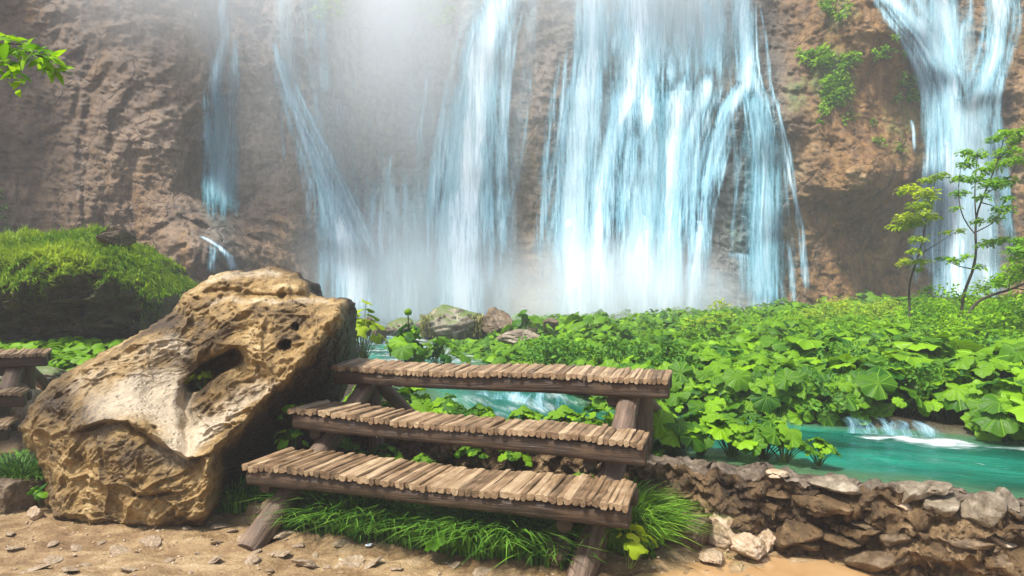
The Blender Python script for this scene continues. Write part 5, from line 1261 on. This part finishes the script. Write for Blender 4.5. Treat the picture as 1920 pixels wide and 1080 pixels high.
def sapling(label, d, trunk, limbs, crowns, mat, seed, r0=.022):
    r2 = np.random.default_rng(seed)
    base = P(*trunk[0], d); r = thing('sapling', label, 'tree', tuple(base))
    q = np.array([P(a, b, d + .12 * math.sin(k * 1.7)) for k, (a, b) in enumerate(trunk)]) - base
    q[0, 2] -= .3
    V, fs = tube(lerp_path(q, 30), np.linspace(r0, r0 * .22, 30), 8, .12, seed); obj('trunk', mesh('trunk', V, fs), M_BARK, r)
    for a in limbs:
        m = np.array([P(u, v, d + (k * r2.normal() * .25)) for k, (u, v) in enumerate(a)]) - base
        V, fs = tube(lerp_path(m, 14), np.linspace(r0 * .42, r0 * .12, 14), 6, .1, seed); obj('branch', mesh('branch', V, fs), M_BARK, r)
    cs = [P(a, b, d + r2.normal() * .28) - base for a, b, _ in crowns]
    V, f, at = leaf_cloud(cs, [1.15 * w / F * d for _, _, w in crowns], 75, .085, seed, .35, SMALL, .42)
    obj('crown', mesh('crown', V, f, True, at), mat, r)
    return r
sapling('shorter thin sapling with pale leaves in flat sprays, in front of the dark overhang', 11.5,
        [(1708, 590), (1704, 550), (1706, 525), (1722, 480), (1732, 440), (1738, 400), (1748, 360), (1756, 330)],
        [[(1724, 478), (1760, 455), (1800, 430)], [(1736, 410), (1715, 400), (1695, 410)], [(1742, 385), (1720, 360), (1708, 345)], [(1730, 445), (1712, 440), (1690, 425)], [(1718, 490), (1705, 480), (1704, 500)]],
        [(1705, 352, 15), (1738, 338, 13), (1762, 330, 14), (1735, 362, 20), (1725, 385, 20), (1700, 408, 20), (1682, 425, 16), (1715, 418, 22), (1735, 400, 14), (1755, 405, 10), (1722, 448, 14), (1716, 470, 12), (1700, 492, 14), (1720, 505, 10), (1800, 432, 10), (1772, 436, 8), (1746, 372, 12), (1728, 490, 14), (1690, 360, 10)], M_YELLOW, 31)
sapling('taller slender sapling with a dark crooked trunk in front of the forked fall', 11.0,
        [(1800, 585), (1806, 550), (1826, 505), (1831, 470), (1828, 430), (1832, 395), (1852, 350), (1868, 310), (1880, 270), (1886, 245)],
        [[(1829, 440), (1808, 420), (1798, 385), (1797, 350), (1802, 310)], [(1830, 410), (1826, 360), (1832, 300), (1832, 285)], [(1846, 365), (1870, 350), (1895, 330), (1912, 300)], [(1830, 435), (1860, 420), (1880, 395)], [(1826, 505), (1800, 500), (1776, 490)], [(1840, 380), (1860, 385), (1880, 400)], [(1872, 300), (1890, 280), (1915, 265)]],
        [(1884, 250, 14), (1862, 262, 14), (1908, 262, 20), (1916, 245, 16), (1890, 285, 22), (1870, 308, 22), (1905, 300, 18), (1832, 290, 18), (1812, 308, 16), (1850, 318, 16), (1796, 335, 16), (1826, 335, 16), (1860, 345, 24), (1884, 340, 20), (1800, 362, 16), (1794, 390, 10), (1840, 370, 14), (1880, 392, 18), (1868, 410, 14), (1834, 415, 12), (1790, 488, 14), (1770, 484, 10), (1812, 480, 10), (1835, 500, 10), (1838, 460, 8), (1856, 455, 16), (1880, 450, 16), (1810, 285, 12), (1888, 372, 12)], M_BUSH, 32, .028)
sapling('leaning branchy young tree lying low over the bushes at the edge of the bank', 10.0,
        [(1800, 580), (1830, 566), (1860, 552), (1890, 545), (1925, 530), (1990, 500), (2060, 480)],
        [[(1890, 545), (1895, 520), (1915, 505)], [(1900, 540), (1930, 545), (1960, 548)], [(1925, 530), (1915, 490), (1905, 470)]],
        [(1905, 500, 22), (1925, 480, 26), (1890, 520, 22), (1930, 520, 26), (1905, 470, 18), (1965, 500, 34), (2010, 480, 36), (1870, 530, 16), (1915, 450, 16)], M_BUSH, 33, .026)

def cliff_pt(px, py, off=.05):
    b_ = cliff_base(np.array([px]), np.array([py])); r_2 = cliff_rough(np.array([px]), np.array([py]), b_)
    return P(px, py, float(b_[0] + r_2[0]) - off)
def cliff_plant(label, spots, mat, seed, per=20, size=.16, name='cliff_plant', twigs=True):
    r2 = np.random.default_rng(seed); c0 = cliff_pt(*spots[0][:2]); r = thing(name, label, 'plant', tuple(c0))
    cs, rs = [], []
    for px, py, w in spots:
        for _ in range(7):
            c = cliff_pt(px + r2.normal() * w * .55, py + r2.normal() * w * .6, .12 + .1 * r2.random()); cs.append(c - c0); rs.append(w / F * c[1] * .42)
    V, f, at = leaf_cloud(cs, rs, per, size, seed, .8, SMALL, .8); obj('foliage', mesh('foliage', V, f, True, at), mat, r)
    if not twigs: return
    Vs, fs, _ = join([(*tube(lerp_path([c * .9 + [0, .2, -.1], c], 3), .012, 4, cap=False), np.zeros(12)) for c in cs[::3]]); obj('twigs', mesh('twigs', Vs, fs), M_BARK, r)
cliff_plant('wide leafy patch growing down the ochre rock beside the widest fall', [(1545, 105, 28), (1585, 120, 26), (1560, 150, 26), (1580, 165, 24), (1525, 100, 22), (1600, 100, 16), (1560, 190, 22), (1575, 185, 18), (1545, 205, 12)], M_BUSH, 1)
cliff_plant('round green cushion clinging to the rock edge next to the forked fall', [(1712, 160, 22), (1718, 175, 18), (1705, 148, 14)], M_BUTTERFAR, 2, 26)
cliff_plant('small green cushion high on the ochre rock above the round one', [(1662, 98, 18), (1655, 104, 10)], M_BUSH, 3, 22)
cliff_plant('sparse greenery at the top of the ochre rock', [(1555, 15, 20), (1580, 25, 16), (1545, 5, 14)], M_BUSH, 4, 14)
cliff_plant('thin straggle of green down the crack below the leafy patch', [(1600, 215, 10), (1640, 230, 9), (1655, 260, 8), (1585, 225, 9), (1690, 275, 8), (1640, 265, 7)], M_BUTTERFAR, 5, 10, .12, twigs=False)
cliff_plant('hazy greenery hanging at the top of the misty bay', [(810, 10, 30), (845, 25, 22), (780, 20, 20), (640, 5, 26), (600, 12, 18)], M_YELLOW, 6, 10, twigs=False)
cliff_plant('dark ferny patch low on the brown cliff above the mound', [(5, 400, 16), (12, 430, 14), (0, 360, 12)], M_BUTTERFAR, 7, 12, .14)

# branch of a tree that stands out of frame, reaching in over the brown cliff
tr_ = thing('broadleaf_tree', 'leafy tree branch with bright pointed leaves reaching in against the brown cliff', 'tree', (-5.6, 4.4, 0))
b0 = np.array([-5.6, 4.4, 0])
V, fs = tube(lerp_path(np.array([[0, 0, -.2], [.05, 0, 1.2], [-.1, .05, 2.6], [-.05, 0, 4.2], [.05, .1, 6.0]]), 30), np.linspace(.17, .07, 30), 12, .12, 3); obj('trunk', mesh('trunk', V, fs), M_BARK, tr_)
BR = [[(-120, 70), (-40, 82), (20, 92), (60, 98), (95, 104), (112, 112)], [(-60, 80), (-10, 105), (20, 130), (24, 155)], [(60, 98), (90, 112), (104, 140)], [(-30, 84), (20, 82), (50, 84)]]
lp, ln = [], []
for k, a in enumerate(BR):
    m = np.array([P(u, v, 4.2 + .06 * i * (-1) ** k) for i, (u, v) in enumerate(a)]) - b0
    if k == 0: m = np.concatenate([[[0, 0, 2.9]], m])
    m = lerp_path(m, 26); V, fs = tube(m, np.linspace(.02 if k == 0 else .008, .002, 26), 6, .1, k); obj('branch', mesh('branch', V, fs), M_BARK, tr_)
    for j in range(46):
        t_ = rng.uniform(.12, 1.02); c = m[min(25, int(t_ * 25))]
        if (c + b0)[0] < -3.9: continue
        lp.append(c + rng.normal(size=3) * [.03, .05, .025]); ln.append([rng.normal() * .5, -.4 + rng.normal() * .4, .8])
M = frame_mat(np.array(lp), np.array(ln), rng.random(len(lp)) * TAU, rng.uniform(.07, .12, len(lp))); LL = lance_leaf(4, .27, .35)
V, f, t = merge(LL[0], LL[1], M); obj('foliage', mesh('foliage', V, f, True, {'tint': t}), M_BUSH, tr_)
cc = [np.array([.3 * math.cos(a) * 3 - .9, .3 * math.sin(a) * 3, 5.2 + .5 * math.sin(a * 3)]) for a in np.linspace(0, 6, 9)]
V, f, at = leaf_cloud(cc, [.6] * 9, 20, .1, 77); obj('crown', mesh('crown', V, f, True, at), M_BUSH, tr_)

# spray of the side stream into the pool
ss = thing('cascade', 'small white side stream spilling over a stone lip into the green pool', 'cascade', (3.55, 6.16, .4))
def cascade_sheet(w, hgt, run, n=34, m=20, seed=0, white=.55):
    a = np.linspace(-1, 1, n); v = np.linspace(0, 1, m); A, Bv = np.meshgrid(a, v)
    X = A * w * (1 + .45 * Bv) + .05 * perlin(np.stack([A * 3, Bv * 2, 0 * A + seed], -1)); Yy = -run * Bv ** .75 + .03 * perlin(np.stack([A * 5, Bv * 3, 0 * A + seed + 4], -1)); Z = hgt * (1 - Bv ** 1.9) * (1 + .35 * perlin(np.stack([A * 2.5, 0 * A, 0 * A + seed + 9], -1)))
    return np.stack([X, Yy, Z], -1).reshape(-1, 3), [gridfaces(m, n)], ((white * (1 - np.abs(A) ** 2) * sstep(-.15, .5, Bv) * np.clip(.75 + .9 * perlin(np.stack([A * 4, Bv, 0 * A + seed + 3], -1)), .1, 1.4)).ravel(), np.stack([A * w * 6, Bv * 1.2, 0 * A], -1).reshape(-1, 3))
for k, (dx, dy, w) in enumerate(((-.15, .02, .2), (.16, -.08, .2))):
    V, f, aa = cascade_sheet(w, .10, .34, seed=k); o = sheets('torrent', [(V, f, aa)], M_FALL, ss); o.location = (dx, dy, 0); o.rotation_euler[2] = -.25
ss2 = thing('cascade', 'small rounded cascade of the stream seen between the upper bench seats', 'cascade', (-.02, 7.35, .38))
for k, (dx, dy, w, rz) in enumerate(((-.25, .05, .3, .1), (.25, .08, .35, -.15))):
    V, f, aa = cascade_sheet(w, .21, .34, seed=k + 5); o = sheets('torrent', [(V, f, aa)], M_FALL, ss2); o.location = (dx, dy, 0); o.rotation_euler[2] = rz

# ------------------------------------------------------------------ air: haze and drifting spray
def box(name, lo, hi, mat):
    x0, y0, z0 = lo; x1, y1, z1 = hi
    V = [(x, y, z) for z in (z0, z1) for y in (y0, y1) for x in (x0, x1)]
    return kind(obj(name, mesh(name, V, np.array([[0, 2, 3, 1], [4, 5, 7, 6], [0, 1, 5, 4], [2, 6, 7, 3], [0, 4, 6, 2], [1, 3, 7, 5]]), False), mat), 'stuff')
def m_vol(name, density, color=(.93, .96, 1.0), soft=False, aniso=.2):
    g = G(name); v = g.n('ShaderNodeVolumePrincipled'); g.put(v.inputs['Color'], color); v.inputs['Anisotropy'].default_value = -.05
    if soft:
        l = g.n('ShaderNodeVectorMath', operation='LENGTH'); g.put(l.inputs[0], g.tc.outputs['Object'])
        d = g.rng(l.outputs['Value'], 1.0, .15)
        nz = g.noise(g.map(g.tc.outputs['Object'], (1.6, 1.2, 1.2)), 1.3, 2)
        d = g.math('MULTIPLY', d, g.rng(nz, .3, .68, .7, 1.2))
        g.put(v.inputs['Density'], g.math('MULTIPLY', d, density))
    else: v.inputs['Density'].default_value = density
    g.nt.links.new(v.outputs[0], g.out.inputs['Volume']); return g.m
box('haze', (-62, -62, -1.8), (62, 48, 27), m_vol('haze_air', .0034))
import bmesh
def mist(px, py, d, rx, ry, rz, dens):
    bm = bmesh.new(); bmesh.ops.create_icosphere(bm, subdivisions=3, radius=1); me = bpy.data.meshes.new('mist'); bm.to_mesh(me); bm.free()
    o = obj('mist', me, m_vol('spray', dens, color=(.93, .97, 1.0), soft=True), None, tuple(P(px, py, d))); o.scale = (rx, ry, rz); return kind(o, 'stuff')
mist(700, 40, 27.2, 10.0, 3.4, 10.0, .6)
mist(660, 60, 23.4, 12.0, 2.4, 9.0, .17)
mist(760, 560, 24.2, 8.0, 2.6, 4.6, .36)
mist(1160, 580, 22.4, 6.0, 2.2, 3.4, .65)
mist(1200, -80, 24.6, 6.5, 2.6, 5.0, .35)
mist(330, -80, 22.0, 6.0, 2.4, 5.0, .30)

# ------------------------------------------------------------------ light, sky, camera
SUN_EL, SUN_AZ = math.radians(62), math.radians(232)               # azimuth clockwise from +y
w = bpy.data.worlds.new('World'); S.world = w; w.use_nodes = True
nt = w.node_tree; bg = nt.nodes['Background']; sky = nt.nodes.new('ShaderNodeTexSky')
sky.sky_type = 'NISHITA'; sky.sun_disc = False; sky.sun_elevation = SUN_EL; sky.sun_rotation = SUN_AZ; sky.dust_density = 3.0; sky.air_density = 1.0
nt.links.new(sky.outputs[0], bg.inputs[0]); bg.inputs[1].default_value = .115
sun = bpy.data.lights.new('sun', 'SUN'); sun.energy = 3.9; sun.angle = math.radians(9); sun.color = (1, .96, .9)
so = bpy.data.objects.new('sun', sun); link(so)
dv = Vector((math.sin(SUN_AZ) * math.cos(SUN_EL), math.cos(SUN_AZ) * math.cos(SUN_EL), math.sin(SUN_EL)))
so.rotation_euler = dv.to_track_quat('Z', 'Y').to_euler()

cam = bpy.data.cameras.new('camera'); cam.sensor_width = 36; cam.lens = F / 1920 * 36; cam.shift_y = (HY - 540) / 1920; cam.clip_end = 400
co = bpy.data.objects.new('camera', cam); co.location = (0, 0, EYE); co.rotation_euler = (math.pi / 2, 0, 0); link(co)
S.camera = co
S.view_settings.view_transform = 'Standard'; S.view_settings.look = 'None'; S.view_settings.gamma = 1; S.view_settings.use_curve_mapping = False
S.view_settings.exposure = .95
S.render.engine = 'CYCLES'
cy = S.cycles; cy.use_denoising = True; cy.max_bounces = 11; cy.diffuse_bounces = 3; cy.glossy_bounces = 2; cy.transmission_bounces = 4; cy.transparent_max_bounces = 16; cy.volume_bounces = 9
cy.volume_step_rate = 2.0; cy.volume_max_steps = 128; cy.caustics_reflective = False; cy.caustics_refractive = False
